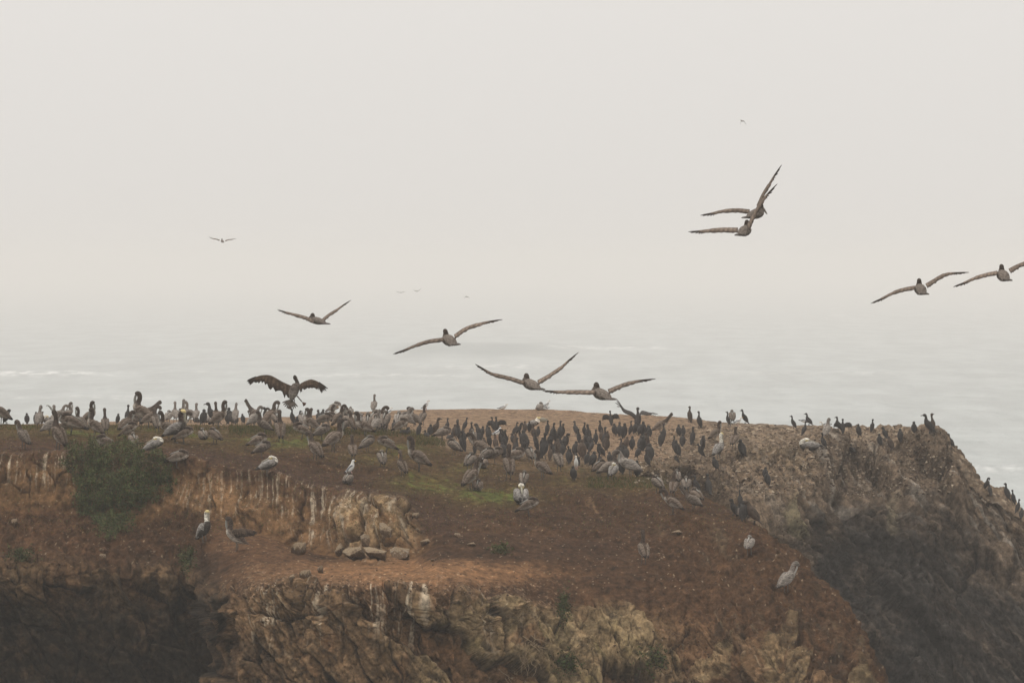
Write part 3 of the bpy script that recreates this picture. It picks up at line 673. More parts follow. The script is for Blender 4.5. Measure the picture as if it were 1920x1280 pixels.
def mat_col(rs, q):
    g_ = 0.62 + 0.5*(math.sin(q[0]*0.21+q[1]*0.13)*math.sin(q[1]*0.19-q[0]*0.07)+0.6)
    return tuple(g_*c_ for c_ in mat_col0(rs, q))
def mat_col0(rs, q):
    t = rs.rand(); l = q[2]
    br = (q[1] < 905 and (math.sin(q[0]*0.09+1)+math.sin(q[1]*0.13)) > 0.6)
    if rs.rand() < (0.6 if br else 0.16): return (0.085+0.05*t, 0.055+0.03*t, 0.035)
    if rs.rand() < 0.02: return (0.13, 0.14, 0.05)
    return (0.052+0.050*t, 0.068+0.050*t, 0.024+0.016*t)
leaf_mass('ground_cover', 'dark green creeping plant mat hanging down the left cliff wall', 38000, reg_mat, 0.036, mat_col, 9, 'creeper', 0.26)
def tuft_reg(cx, cy_, rx, ry):
    def f(rs):
        a_, r = rs.uniform(0, 6.28), abs(rs.normal(0, 0.55)); return (cx+rx*r*math.cos(a_), cy_+ry*r*math.sin(a_), 1.0)
    return f
gcol = lambda rs, q: (0.040+0.035*rs.rand(), 0.044+0.03*rs.rand(), 0.020)
for (nm, lb, n_, rg) in (('shrub', 'low dark green shrub at the brink of the left cliff near the photo edge', 900, tuft_reg(38, 1044, 24, 12)),
                         ('shrub', 'thin green shrub clinging to the cliff corner below the two terrace pelicans', 900, tuft_reg(352, 1052, 16, 24)),
                         ('shrub', 'dark green bush in a crack between pale slabs of the nose cliff', 900, tuft_reg(1056, 1142, 14, 30)),
                         ('shrub', 'dark bush low on the nose cliff near the bottom edge of the photo', 900, tuft_reg(1062, 1245, 24, 22)),
                         ('shrub', 'grey-green plants low on the right flank, in the crack of the brown slope', 800, tuft_reg(1228, 1235, 26, 26)),
                         ('shrub', 'flat dark green herb patch on the bare slope below the resting pelicans', 500, tuft_reg(938, 1035, 20, 7))):
    leaf_mass(nm, lb, n_, rg, 0.045, gcol, 20+n_+len(lb), 'shrub', 0.22, kind=None)
def reg_grass(rs):
    t = rs.rand()
    if t < 0.35: return (rs.uniform(430, 560), rs.normal(806, 4))
    if t < 0.62:
        x_ = rs.uniform(590, 835); return (x_, 811+rs.normal(0, 4)+max(0, x_-765)*0.32)
    if t < 0.72: return (rs.uniform(780, 820), rs.normal(828, 3))
    if t < 0.86: return (rs.uniform(0, 560), rs.uniform(797, 806))
    return (rs.uniform(1100, 1250), rs.uniform(895, 915))
def grass_col(rs, q):
    t = rs.rand()
    return (0.10+0.08*t, 0.075+0.05*t, 0.035+0.02*t) if rs.rand() < 0.55 else (0.045+0.03*t, 0.062+0.03*t, 0.02)
leaf_mass('grass', 'short dry grass and weeds along the berm and plateau edge', 15000, reg_grass, 0.075, grass_col, 14, 'grass', blade=True)
def reg_turf(rs):
    return (rs.uniform(0, 1500), rs.uniform(800, 1000))
leaf_mass('turf', 'sparse brown-green turf stubble over the open plateau', 26000, reg_turf, 0.035, lambda rs, q: (0.07+0.09*rs.rand(), 0.052+0.06*rs.rand(), 0.03), 15, 'turf', blade=True)
def twig_mass(cx, cy_, n_, ln, label, seed):
    rs = np.random.RandomState(seed); VV, FF = [], []
    for i in range(n_):
        h = hit(cx+rs.normal(0, 12), cy_+rs.normal(0, 14))
        if not h: continue
        p = np.array(h[0]) + np.array(h[1])*0.04; a_ = rs.uniform(-2.8, -0.4)
        for s_ in range(4):
            q = p + np.array((math.cos(a_), rs.uniform(-.2, .1), math.sin(a_)))*ln*0.3; w_ = 0.014*(1-s_/5)
            k = len(VV); VV += [(p+(0, 0, w_)).tolist(), (p+(w_, -w_, -w_)).tolist(), (p+(-w_, 0, -w_)).tolist(), (q+(0, 0, w_*.8)).tolist(), (q+(w_*.8, -w_*.8, -w_*.8)).tolist(), (q+(-w_*.8, 0, -w_*.8)).tolist()]
            FF += [(k, k+1, k+4, k+3), (k+1, k+2, k+5, k+4), (k+2, k, k+3, k+5)]; p = q; a_ += rs.normal(0, 0.5)
    o = poly_mesh('dry_twigs', VV, FF, [(0.26, 0.19, 0.12)]*len(VV), m_stone, shade=False); tag(o, label, 'dead shrub', kind='stuff')
twig_mass(990, 1205, 26, 0.55, 'bleached dead twigs on the brown cliff face below the pale slabs', 3)
twig_mass(960, 1265, 14, 0.5, 'dead twigs at the bottom edge of the photo', 4)

# ================================================================== birds
m_plume = new_mat('plumage', 0.85, nscale=20.0, namp=0.75, spec=0.1, objrand=0.16, stretch=(0.45, 1, 1.3))
m_dark = new_mat('dark_plumage', 0.8, nscale=18.0, namp=0.4, spec=0.15, objrand=0.30)
m_white = new_mat('white_plumage', 0.8, nscale=9.0, namp=0.10, spec=0.1, objrand=0.05)
m_bare = new_mat('bill_and_skin', 0.6, nscale=30.0, namp=0.15, spec=0.3, objrand=0.08)

def catmull(pts, n):
    p = np.array(pts, float); p = np.vstack([2*p[0]-p[1], p, 2*p[-1]-p[-2]]); out = []
    for i in range(1, len(p)-2):
        for t in np.arange(n)/n:
            t2, t3 = t*t, t*t*t
            out.append(0.5*((2*p[i])+(-p[i-1]+p[i+1])*t+(2*p[i-1]-5*p[i]+4*p[i+1]-p[i+2])*t2+(-p[i-1]+3*p[i]-3*p[i+1]+p[i+2])*t3))
    out.append(p[-2]); return np.array(out)

def sweep(pts, colf, ring=12, n=4, yoff=0.0, ydir=0.0):
    """pts: (x, z, half width, half height) in the side plane; closed smooth body"""
    c = catmull(pts, n); c[:, 2:] = np.maximum(c[:, 2:], 0.002); k = len(c)
    xz = c[:, :2]; t = np.gradient(xz, axis=0); t /= np.linalg.norm(t, axis=1)[:, None]+1e-9
    nrm = np.stack([-t[:, 1], t[:, 0]], -1)
    V_, C_ = [], []
    for i in range(k):
        for j in range(ring):
            a_ = 2*math.pi*j/ring; oy = math.cos(a_)*c[i, 2]; on = math.sin(a_)*c[i, 3]
            V_.append((xz[i, 0]+nrm[i, 0]*on, oy+yoff+ydir*i/(k-1), xz[i, 1]+nrm[i, 1]*on)); C_.append(colf(i/(k-1), math.sin(a_)))
    F_ = []
    for i in range(k-1):
        for j in range(ring):
            a_, b_ = i*ring+j, i*ring+(j+1) % ring; F_.append((a_, b_, b_+ring, a_+ring))
    F_.append(tuple(range(ring))[::-1]); F_.append(tuple(range((k-1)*ring, k*ring)))
    return V_, F_, C_
def join(*parts):
    V_, F_, C_ = [], [], []
    for v, f, c in parts:
        k = len(V_); V_ += v; F_ += [tuple(i+k for i in q) for q in f]; C_ += c
    return V_, F_, C_
def mesh_of(name, part, mat):
    V_, F_, C_ = part
    me = bpy.data.meshes.new(name); me.from_pydata([tuple(v) for v in V_], [], F_)
    at = me.color_attributes.new('Col', 'FLOAT_COLOR', 'POINT'); c4 = np.ones((len(V_), 4), np.float32); c4[:, :3] = np.array(C_, np.float32)
    at.data.foreach_set('color', c4.reshape(-1)); me.polygons.foreach_set('use_smooth', np.ones(len(me.polygons), bool)); me.materials.append(mat)
    return me
def ramp(stops):
    def f(t, up=0):
        for (a_, ca), (b_, cb) in zip(stops, stops[1:]):
            if t <= b_: w_ = (t-a_)/(b_-a_+1e-9); return tuple(x*(1-w_)+y*w_ for x, y in zip(ca, cb))
        return stops[-1][1]
    return f
def rodp(p, q, r0_, r1_, col):
    p, q = np.array(p, float), np.array(q, float); d = q-p; d /= np.linalg.norm(d)+1e-9
    a_ = np.cross(d, (0.3, 1, 0.1)); a_ /= np.linalg.norm(a_); b_ = np.cross(d, a_); V_ = []
    for c_, r in ((p, r0_), (q, r1_)):
        for j in range(6): V_.append(tuple(c_+r*(a_*math.cos(j*1.047)+b_*math.sin(j*1.047))))
    return V_, [(j, (j+1) % 6, 6+(j+1) % 6, 6+j) for j in range(6)]+[(5, 4, 3, 2, 1, 0), (6, 7, 8, 9, 10, 11)], [col]*12

def leg_part(side, h, foot, col, x0=0.0):
    y = side
    a = rodp((x0-0.02, y, h), (x0+0.01, y, 0.02), 0.017, 0.012, col)
    w = foot
    V_ = [(x0-0.02, y, 0.012), (x0+w, y+w*0.5, 0.0), (x0+w*1.15, y, 0.0), (x0+w, y-w*0.5, 0.0), (x0-0.03, y, 0.03), (x0+w*0.5, y, 0.022)]
    F_ = [(0, 1, 5), (1, 2, 5), (2, 3, 5), (3, 0, 5), (0, 3, 2, 1)]
    return join(a, (V_, F_, [col]*6))
def folded_wing(pts, side, cols, lean=0.0):
    def cf(t, up):
        e = 1 if up < -0.55 else 0
        b = cols[1] if (int(t*14) % 3 == 0 or e) else cols[0]
        return cols[2] if t > 0.86 else b
    return sweep(pts, cf, 10, 4, yoff=side, ydir=lean)

BR = (0.078, 0.054, 0.038); BR2 = (0.165, 0.128, 0.10); DKB = (0.042, 0.030, 0.024); PALE = (0.36, 0.33, 0.29)
GREY = (0.17, 0.155, 0.14); GREY2 = (0.25, 0.23, 0.21); WHT = (0.62, 0.58, 0.50); YEL = (0.62, 0.50, 0.24); BLK = (0.030, 0.026, 0.024)
SCHEME = {
 'juv':   dict(wing=(BR, BR2, BLK), back=BR, belly=(0.33, 0.29, 0.245), neck=(0.060, 0.043, 0.033), crown=(0.060, 0.045, 0.036), face=(0.10, 0.08, 0.065), bill=(0.23, 0.22, 0.195)),
 'sub':   dict(wing=((0.088, 0.068, 0.054), (0.185, 0.152, 0.124), BLK), back=(0.098, 0.078, 0.063), belly=(0.14, 0.115, 0.095), neck=(0.075, 0.057, 0.046), crown=(0.07, 0.055, 0.045), face=(0.13, 0.11, 0.09), bill=(0.27, 0.255, 0.225)),
 'adult': dict(wing=(GREY, GREY2, BLK), back=GREY, belly=(0.055, 0.045, 0.038), neck=WHT, crown=YEL, face=WHT, bill=(0.30, 0.27, 0.21)),
 'brownneck': dict(wing=(GREY, GREY2, BLK), back=GREY, belly=(0.06, 0.05, 0.042), neck=(0.045, 0.03, 0.023), crown=YEL, face=WHT, bill=(0.34, 0.32, 0.24)),
 'pale':  dict(wing=((0.17, 0.145, 0.125), (0.25, 0.22, 0.19), (0.12, 0.1, 0.09)), back=(0.22, 0.19, 0.165), belly=(0.34, 0.31, 0.28), neck=(0.17, 0.145, 0.125), crown=(0.14, 0.12, 0.10), face=(0.2, 0.18, 0.16), bill=(0.36, 0.34, 0.31)),  # paling by fog put into the plumage of back rows; also plain grey birds
 'orange': dict(wing=(BR, BR2, BLK), back=BR, belly=PALE, neck=(0.12, 0.09, 0.075), crown=(0.14, 0.10, 0.085), face=(0.2, 0.12, 0.08), bill=(0.55, 0.26, 0.07)),
}
def pel_cols(s, k_neck, k_head):
    S_ = SCHEME[s]
    def cf(t, up):
        if t > k_head: return S_['crown'] if up > -0.2 else S_['face']
        if t > k_neck: return S_['neck'] if (up > -0.75 or s in ('adult',)) else tuple(x*1.5 for x in S_['neck'])
        a_ = sstep(-0.45, 0.15, up); a_ = float(a_)
        return tuple(x*a_+y*(1-a_) for x, y in zip(S_['back'], S_['belly']))
    return cf
def fat(D, kb, kn, kw):
    for q in D.values():
        n_ = len(q['b']); nb = [i for i in range(n_) if q['b'][i][2] > (0.09 if kw > 1.2 else 0.06)]; last = max(nb)
        q['b'] = [(x, z, w*(kb if i <= last else kn), h*(kb if i <= last else kn)) for i, (x, z, w, h) in enumerate(q['b'])]
        q['bill'] = [(x, z, w*1.15, h*1.2) for (x, z, w, h) in q['bill']]
        if 'w' in q: q['w'] = [(x, z, w*1.1, h*kw) for (x, z, w, h) in q['w']]
PEL = {  # body spine (x, z, half width, half height), bill spine, leg height, wing pts, neck start/head start fraction
 'up': dict(b=[(-.40,.20,.05,.012),(-.32,.24,.07,.03),(-.22,.31,.12,.09),(-.07,.42,.155,.145),(.08,.53,.14,.135),(.16,.64,.075,.085),(.155,.75,.043,.052),(.125,.86,.036,.044),(.135,.96,.038,.045),(.185,1.035,.046,.050),(.235,1.03,.038,.040),(.265,1.005,.025,.027)],
            bill=[(.245,1.015,.022,.022),(.262,.93,.021,.030),(.262,.82,.019,.034),(.25,.70,.014,.020),(.245,.62,.006,.008)], leg=.34, k=(.50,.80), H=1.09,
            w=[(.12,.60,.025,.07),(.02,.52,.035,.12),(-.14,.40,.035,.11),(-.30,.26,.02,.06),(-.42,.17,.006,.02)]),
 'tuck': dict(b=[(-.46,.24,.05,.012),(-.37,.27,.07,.03),(-.26,.32,.12,.09),(-.08,.40,.16,.14),(.10,.48,.155,.14),(.24,.53,.10,.11),(.26,.62,.05,.055),(.17,.675,.046,.046),(.08,.68,.048,.052),(.0,.665,.036,.036)],
            bill=[(.02,.665,.022,.022),(-.08,.61,.022,.022),(-.2,.55,.016,.018),(-.30,.50,.006,.008)], leg=.34, k=(.60,.84), H=.73,
            w=[(.16,.54,.03,.07),(.04,.48,.04,.12),(-.12,.40,.04,.11),(-.30,.30,.025,.06),(-.48,.20,.006,.02)]),
 'sit': dict(b=[(-.44,.10,.05,.012),(-.36,.11,.08,.03),(-.26,.13,.13,.08),(-.08,.16,.17,.145),(.12,.20,.165,.15),(.26,.26,.10,.11),(.28,.36,.05,.055),(.19,.425,.046,.046),(.09,.43,.048,.052),(.01,.415,.036,.036)],
            bill=[(.03,.415,.022,.022),(-.08,.36,.022,.022),(-.2,.31,.016,.018),(-.30,.27,.006,.008)], leg=.06, k=(.60,.84), H=.48,
            w=[(.18,.28,.03,.07),(.05,.23,.04,.12),(-.12,.20,.04,.11),(-.30,.15,.025,.06),(-.48,.10,.006,.02)]),
 'preen': dict(b=[(-.40,.20,.05,.012),(-.32,.24,.07,.03),(-.22,.31,.12,.09),(-.07,.42,.155,.145),(.08,.53,.14,.135),(.17,.64,.075,.085),(.20,.75,.046,.052),(.22,.86,.038,.042),(.28,.945,.036,.040),(.37,.96,.042,.045),(.42,.91,.042,.046),(.42,.86,.028,.03)],
            bill=[(.425,.88,.022,.022),(.395,.79,.020,.028),(.345,.68,.016,.026),(.29,.57,.006,.01)], leg=.34, k=(.50,.76), H=1.0,
            w=[(.12,.60,.025,.07),(.02,.52,.035,.12),(-.14,.40,.035,.11),(-.30,.26,.02,.06),(-.42,.17,.006,.02)]),
 'stretch': dict(b=[(-.40,.24,.05,.012),(-.32,.27,.07,.03),(-.22,.33,.12,.09),(-.07,.42,.155,.145),(.09,.51,.14,.13),(.20,.60,.075,.08),(.29,.70,.045,.05),(.37,.80,.036,.04),(.45,.89,.038,.042),(.53,.965,.046,.05),(.57,.985,.036,.036)],
            bill=[(.54,.95,.022,.022),(.47,.83,.021,.03),(.39,.73,.018,.032),(.32,.64,.006,.01)], leg=.34, k=(.52,.80), H=1.03,
            w=[(.12,.58,.025,.07),(.02,.51,.035,.12),(-.14,.41,.035,.11),(-.30,.29,.02,.06),(-.42,.20,.006,.02)]),
 'toss': dict(b=[(-.34,.12,.05,.012),(-.28,.17,.07,.03),(-.20,.26,.12,.09),(-.09,.39,.155,.145),(.03,.52,.14,.135),(.08,.64,.075,.085),(.09,.76,.046,.052),(.09,.88,.038,.042),(.12,.98,.038,.042),(.17,1.05,.046,.048),(.21,1.08,.038,.036)],
            bill=[(.19,1.07,.022,.024),(.28,1.14,.02,.03),(.37,1.21,.016,.022),(.46,1.235,.007,.008),(.49,1.20,.005,.005)], leg=.34, k=(.50,.80), H=1.24,
            w=[(.07,.60,.025,.07),(-.01,.50,.035,.12),(-.14,.36,.035,.11),(-.26,.22,.02,.06),(-.36,.10,.006,.02)]),
 'pouch': dict(b=[(-.42,.24,.05,.012),(-.34,.27,.07,.03),(-.24,.32,.12,.09),(-.08,.40,.16,.14),(.08,.48,.15,.14),(.18,.56,.09,.10),(.20,.64,.065,.06),(.23,.70,.052,.052),(.29,.71,.045,.045),(.33,.70,.03,.03)],
            bill=[(.29,.69,.025,.035),(.38,.645,.045,.085),(.48,.61,.05,.11),(.57,.62,.035,.08),(.66,.675,.012,.02),(.72,.68,.005,.006)], leg=.34, k=(.55,.75), H=.76,
            w=[(.14,.52,.03,.07),(.04,.47,.04,.12),(-.12,.40,.04,.11),(-.30,.30,.025,.06),(-.46,.22,.006,.02)]),
}
fat(PEL, 1.13, 1.60, 1.28)
def feathers(base_pts, dirs, lens, w, col, thick=0.006):
    V_, F_, C_ = [], [], []
    for b, d, l in zip(base_pts, dirs, lens):
        b = np.array(b, float); d = np.array(d, float); d /= np.linalg.norm(d)
        s = np.cross(d, (0.15, 1, 0.2)); s /= np.linalg.norm(s); n_ = np.cross(d, s)*thick; s *= w
        k = len(V_)
        for q, ww in ((b, .8), (b+d*l*0.6, 1.0), (b+d*l*0.9, .6), (b+d*l, .1)):
            V_ += [tuple(q-s*ww+n_), tuple(q+s*ww+n_), tuple(q+s*ww-n_), tuple(q-s*ww-n_)]; C_ += [col]*4
        for i in range(3):
            o_ = k+i*4; F_ += [(o_, o_+1, o_+5, o_+4), (o_+1, o_+2, o_+6, o_+5), (o_+2, o_+3, o_+7, o_+6), (o_+3, o_, o_+4, o_+7)]
        F_ += [(k+3, k+2, k+1, k), (k+12, k+13, k+14, k+15)]
    return V_, F_, C_
def spread_wing(joints, chord, cdir, ncol, fcol, nf=7, flen=0.30, ragged=0.10, thick=0.016, fan=0.55, seed=1, tipdir=None, fw=.017):
    """joints: leading edge points root->hand; chord lengths at them; cdir direction of the chord"""
    rs = np.random.RandomState(seed)
    J = np.array([list(j)+[c] for j, c in zip(joints, chord)], float); Cv = catmull(J, 6); k = len(Cv)
    cd = np.array(cdir, float)
    if cd.ndim == 1: cd = np.tile(cd, (k, 1))
    else: cd = np.stack([np.interp(np.linspace(0, 1, k), np.linspace(0, 1, len(cd)), cd[:, i]) for i in range(3)], -1)
    cd /= np.linalg.norm(cd, axis=1)[:, None]
    sp = np.gradient(Cv[:, :3], axis=0); sp /= np.linalg.norm(sp, axis=1)[:, None]+1e-9
    up = np.cross(sp, cd); up /= np.linalg.norm(up, axis=1)[:, None]+1e-9
    prof = [(0, 0, 0), (0.12, 1, 0.9), (0.5, 0.7, 0.6), (1.0, 0.12, 0.1)]
    V_, C_ = [], []
    for i in range(k):
        c_ = Cv[i, 3]*(1+ragged*(rs.rand()-0.5)*(1 if i % 2 else 1.8)); th_ = thick*(1.6 if i < k*0.6 else 1.0)
        ring = [(0, 0)]+[(p, h*th_) for p, h, _ in prof[1:]]+[(p, -l*th_) for p, _, l in prof[:0:-1]]
        for (p, h) in ring:
            q = Cv[i, :3]+cd[i]*c_*p+up[i]*h+np.array((0, 0, -0.02))*p*p
            V_.append(tuple(q)); C_.append(fcol if p > 0.8 else (tuple(x*1.7 for x in ncol) if (0.3 < p < 0.7 and i % 2) else ncol))
    m = 7; F_ = []
    for i in range(k-1):
        for j in range(m):
            a_, b_ = i*m+j, i*m+(j+1) % m; F_.append((a_, b_, b_+m, a_+m))
    F_.append(tuple(range(m))[::-1]); F_.append(tuple(range((k-1)*m, k*m)))
    # primaries
    bp_, dr_, ln_ = [], [], []
    tip = Cv[-1, :3]; td = sp[-1] if tipdir is None else np.array(tipdir, float)
    td = td/np.linalg.norm(td)
    for f_ in range(nf):
        w_ = f_/(nf-1) if nf > 1 else 0
        bp_.append(tip + cd[-1]*Cv[-1, 3]*w_*0.9 - td*0.06*w_); dr_.append(td*(1-fan*w_)+cd[-1]*fan*w_*1.1+up[-1]*0.10*(0.5-w_)); ln_.append(flen*(1-0.25*w_)*(0.9+0.2*rs.rand()))
    return join((V_, F_, C_), feathers(bp_, dr_, ln_, fw, fcol, 0.004))

MESH = {}
def pel_meshes(pose, s):
    key = (pose, s)
    if key in MESH: return MESH[key]
    src = 'up' if pose == 'wing' else pose
    D = PEL[src]; S_ = SCHEME[s]
    L = [('body', mesh_of('pelican_body', sweep(D['b'], pel_cols(s, *D['k']), 14, 4), m_plume if s != 'adult' else m_plume), None),
         ('bill', mesh_of('pelican_bill', sweep(D['bill'], lambda t, up: S_['bill'] if t < .9 else tuple(x*1.2 for x in S_['bill']), 8, 3), m_bare), None)]
    for sd in (-1, 1):
        if pose == 'wing':
            W = spread_wing([(.10, sd*.10, .62), (-.08, sd*.20, .72), (-.34, sd*.26, .66), (-.46, sd*.27, .60)], [.16, .26, .20, .10], (-.25, 0, -1), BR, DKB, nf=5, flen=.16, seed=5, fan=.9)
        else:
            W = folded_wing([(x, z+.01, w*1.9, h) for (x, z, w, h) in D['w']], sd*.122, S_['wing'], -sd*.085)
        L.append(('wing', mesh_of('pelican_wing', W, m_plume), None))
    for sd in (-1, 1):
        L.append(('leg', mesh_of('pelican_leg', leg_part(sd*.065, D['leg'], .10, (0.10, 0.095, 0.085), -0.02), m_bare), None))
    MESH[key] = (L, D['H']); return MESH[key]

CD = (0.042, 0.037, 0.034); CB = (0.068, 0.048, 0.036)
COR = {
 'std': dict(b=[(-.26,.02,.03,.008),(-.19,.10,.045,.018),(-.12,.19,.075,.06),(-.03,.33,.092,.092),(.04,.46,.078,.078),(.065,.55,.046,.05),(.06,.63,.030,.034),(.065,.69,.028,.032),(.10,.735,.034,.036),(.145,.735,.024,.024)],
             bill=[(.135,.735,.013,.013),(.19,.735,.009,.010),(.235,.725,.006,.008)], leg=.13, H=.77),
 'up': dict(b=[(-.20,.01,.03,.008),(-.15,.10,.045,.018),(-.10,.19,.075,.06),(-.03,.33,.092,.092),(.02,.46,.078,.078),(.03,.56,.044,.048),(.015,.65,.028,.032),(.01,.73,.027,.030),(.035,.785,.032,.034),(.075,.79,.024,.024)],
             bill=[(.07,.79,.013,.013),(.12,.80,.009,.010),(.165,.80,.006,.008)], leg=.13, H=.82),
 'hunch': dict(b=[(-.19,.05,.022,.008),(-.14,.11,.04,.02),(-.09,.17,.082,.065),(-.03,.27,.104,.10),(.01,.40,.100,.10),(.03,.49,.070,.075),(.035,.545,.040,.045),(.045,.59,.036,.038),(.08,.60,.024,.026)],
             bill=[(.09,.60,.012,.012),(.13,.585,.009,.01),(.17,.57,.006,.006)], leg=.13, H=.63),
 'preen': dict(b=[(-.20,.02,.03,.008),(-.15,.10,.045,.018),(-.10,.19,.078,.06),(-.02,.33,.095,.095),(.05,.46,.08,.08),(.07,.56,.045,.048),(.075,.63,.030,.034),(.11,.685,.03,.033),(.165,.67,.034,.035),(.185,.62,.026,.026)],
             bill=[(.18,.64,.013,.013),(.165,.57,.009,.01),(.14,.51,.006,.006)], leg=.13, H=.72),
 'lie': dict(b=[(-.34,.07,.03,.008),(-.26,.08,.05,.02),(-.16,.09,.085,.06),(0,.11,.105,.09),(.12,.15,.08,.08),(.17,.22,.04,.042),(.17,.28,.032,.034),(.21,.315,.033,.034),(.25,.31,.022,.022)],
             bill=[(.24,.31,.012,.012),(.29,.305,.009,.009),(.33,.30,.006,.006)], leg=.04, H=.35),
}
fat(COR, 1.32, 1.32, 1.0)
for q_ in COR.values(): q_['b'] = q_['b'][:-2] + [(x, z, w*1.32, h*1.32) for (x, z, w, h) in q_['b'][-2:]]; q_['bill'] = [(x, z, w*1.5, h*1.5) for (x, z, w, h) in q_['bill']]
def cor_meshes(pose, s):
    key = ('c', pose, s)
    if key in MESH: return MESH[key]
    src = {'dry': 'std', 'flap': 'std'}.get(pose, pose); D = COR[src]
    base = {'dark': CD, 'brown': CB, 'chest': CD}[s]
    def cf(t, up):
        if s == 'chest' and up < -0.1 and .3 < t < .62: return (0.30, 0.25, 0.22)
        if s == 'brown' and up < 0: return tuple(x*1.35 for x in base)
        return base
    L = [('body', mesh_of('cormorant_body', sweep(D['b'], cf, 10, 3), m_dark), None), ('bill', mesh_of('cormorant_bill', sweep(D['bill'], lambda t, u: (0.05, 0.045, 0.04), 6, 2), m_bare), None)]
    for sd in (-1, 1):
        if pose == 'dry':
            W = spread_wing([(.04, sd*.06, .52), (.02, sd*.20, .60), (0, sd*.36, .60), (-.02, sd*.44, .52)], [.18, .24, .24, .16], (-.1, 0, -1), base, base, nf=5, flen=.22, seed=7, fan=.8, tipdir=(0, sd*.35, -1))
        elif pose == 'flap':
            W = spread_wing([(.04, sd*.06, .50), (-.02, sd*.20, .66), (-.06, sd*.42, .78 if sd > 0 else .60), (-.06, sd*.56, .98 if sd > 0 else .56)], [.18, .20, .16, .09], (-.8, 0, -.5), base, base, nf=4, flen=.24, seed=8, fan=.5)
        else:
            b = D['b']; W = None
            p3, p4, p5 = b[2], b[3], b[4]
            W = sweep([(p5[0]+.01, p5[1]+.03, .012, .04), (p4[0]+.01, p4[1]+.04, .026, .10), (p3[0]-.0, p3[1]+.02, .024, .08), (b[1][0], b[1][1]+.01, .005, .012)], lambda t, u: tuple(x*(1.25 if int(t*9) % 2 else .9) for x in base), 8, 3, yoff=sd*.098, ydir=-sd*.055)
        L.append(('wing', mesh_of('cormorant_wing', W, m_dark), None))
    for sd in (-1, 1):
        L.append(('leg', mesh_of('cormorant_leg', leg_part(sd*.04, D['leg'], .07, (0.035, 0.032, 0.03), -0.01), m_bare), None))
    MESH[key] = (L, D['H']); return MESH[key]

GW = (0.70, 0.69, 0.66); GG = (0.20, 0.205, 0.21)
GUL = {
 'std': dict(b=[(-.27,.19,.03,.01),(-.20,.21,.05,.03),(-.09,.25,.085,.075),(.04,.32,.09,.09),(.12,.40,.062,.07),(.14,.47,.044,.046),(.175,.51,.044,.046),(.215,.505,.03,.03)], bill=[(.21,.505,.015,.017),(.25,.50,.012,.016),(.285,.485,.006,.008)], leg=.19, H=.56),
 'tall': dict(b=[(-.20,.13,.03,.01),(-.15,.17,.05,.03),(-.08,.24,.085,.075),(.0,.35,.09,.09),(.04,.45,.062,.07),(.045,.53,.040,.044),(.07,.58,.044,.046),(.11,.58,.03,.03)], bill=[(.10,.58,.015,.017),(.14,.57,.012,.016),(.175,.55,.006,.008)], leg=.19, H=.63),
 'sit': dict(b=[(-.27,.10,.03,.01),(-.20,.10,.05,.03),(-.09,.11,.09,.075),(.04,.14,.095,.09),(.13,.20,.062,.07),(.15,.26,.044,.046),(.185,.29,.044,.046),(.22,.285,.03,.03)], bill=[(.215,.285,.015,.017),(.255,.28,.012,.016),(.29,.265,.006,.008)], leg=.04, H=.34),
 'lean': dict(b=[(-.27,.26,.03,.01),(-.20,.25,.05,.03),(-.09,.25,.085,.075),(.04,.25,.09,.085),(.15,.24,.06,.065),(.21,.22,.044,.046),(.26,.19,.044,.046),(.29,.16,.03,.03)], bill=[(.285,.17,.015,.017),(.31,.13,.012,.016),(.32,.10,.006,.008)], leg=.19, H=.35),
}
def gul_meshes(pose, s):
    key = ('g', pose, s)
    if key in MESH: return MESH[key]
    D = GUL[pose]; b = D['b']
    L = [('body', mesh_of('gull_body', sweep(b, lambda t, u: (0.04, 0.035, 0.035) if t < .06 else GW, 12, 4), m_white), None), ('bill', mesh_of('gull_bill', sweep(D['bill'], lambda t, u: (0.65, 0.38, 0.06), 6, 2), m_bare), None)]
    for sd in (-1, 1):
        W = sweep([(b[4][0]-.04, b[4][1]-.02, .012, .03), (b[3][0]-.02, b[3][1]+.02, .025, .062), (b[2][0]-.03, b[2][1]+.02, .022, .055), (b[1][0]-.04, b[1][1]+.02, .012, .03), (b[0][0]-.08, b[0][1]+.02, .004, .010)],
                  lambda t, u: (0.035, 0.033, 0.033) if t > .8 else ((0.6, 0.6, 0.58) if .74 < t <= .8 else GG), 8, 3, yoff=sd*.075, ydir=-sd*.05)
        L.append(('wing', mesh_of('gull_wing', W, m_white), None))
    for sd in (-1, 1): L.append(('leg', mesh_of('gull_leg', leg_part(sd*.035, D['leg'], .05, (0.42, 0.26, 0.22), 0.01), m_bare), None))
    MESH[key] = (L, D['H']); return MESH[key]

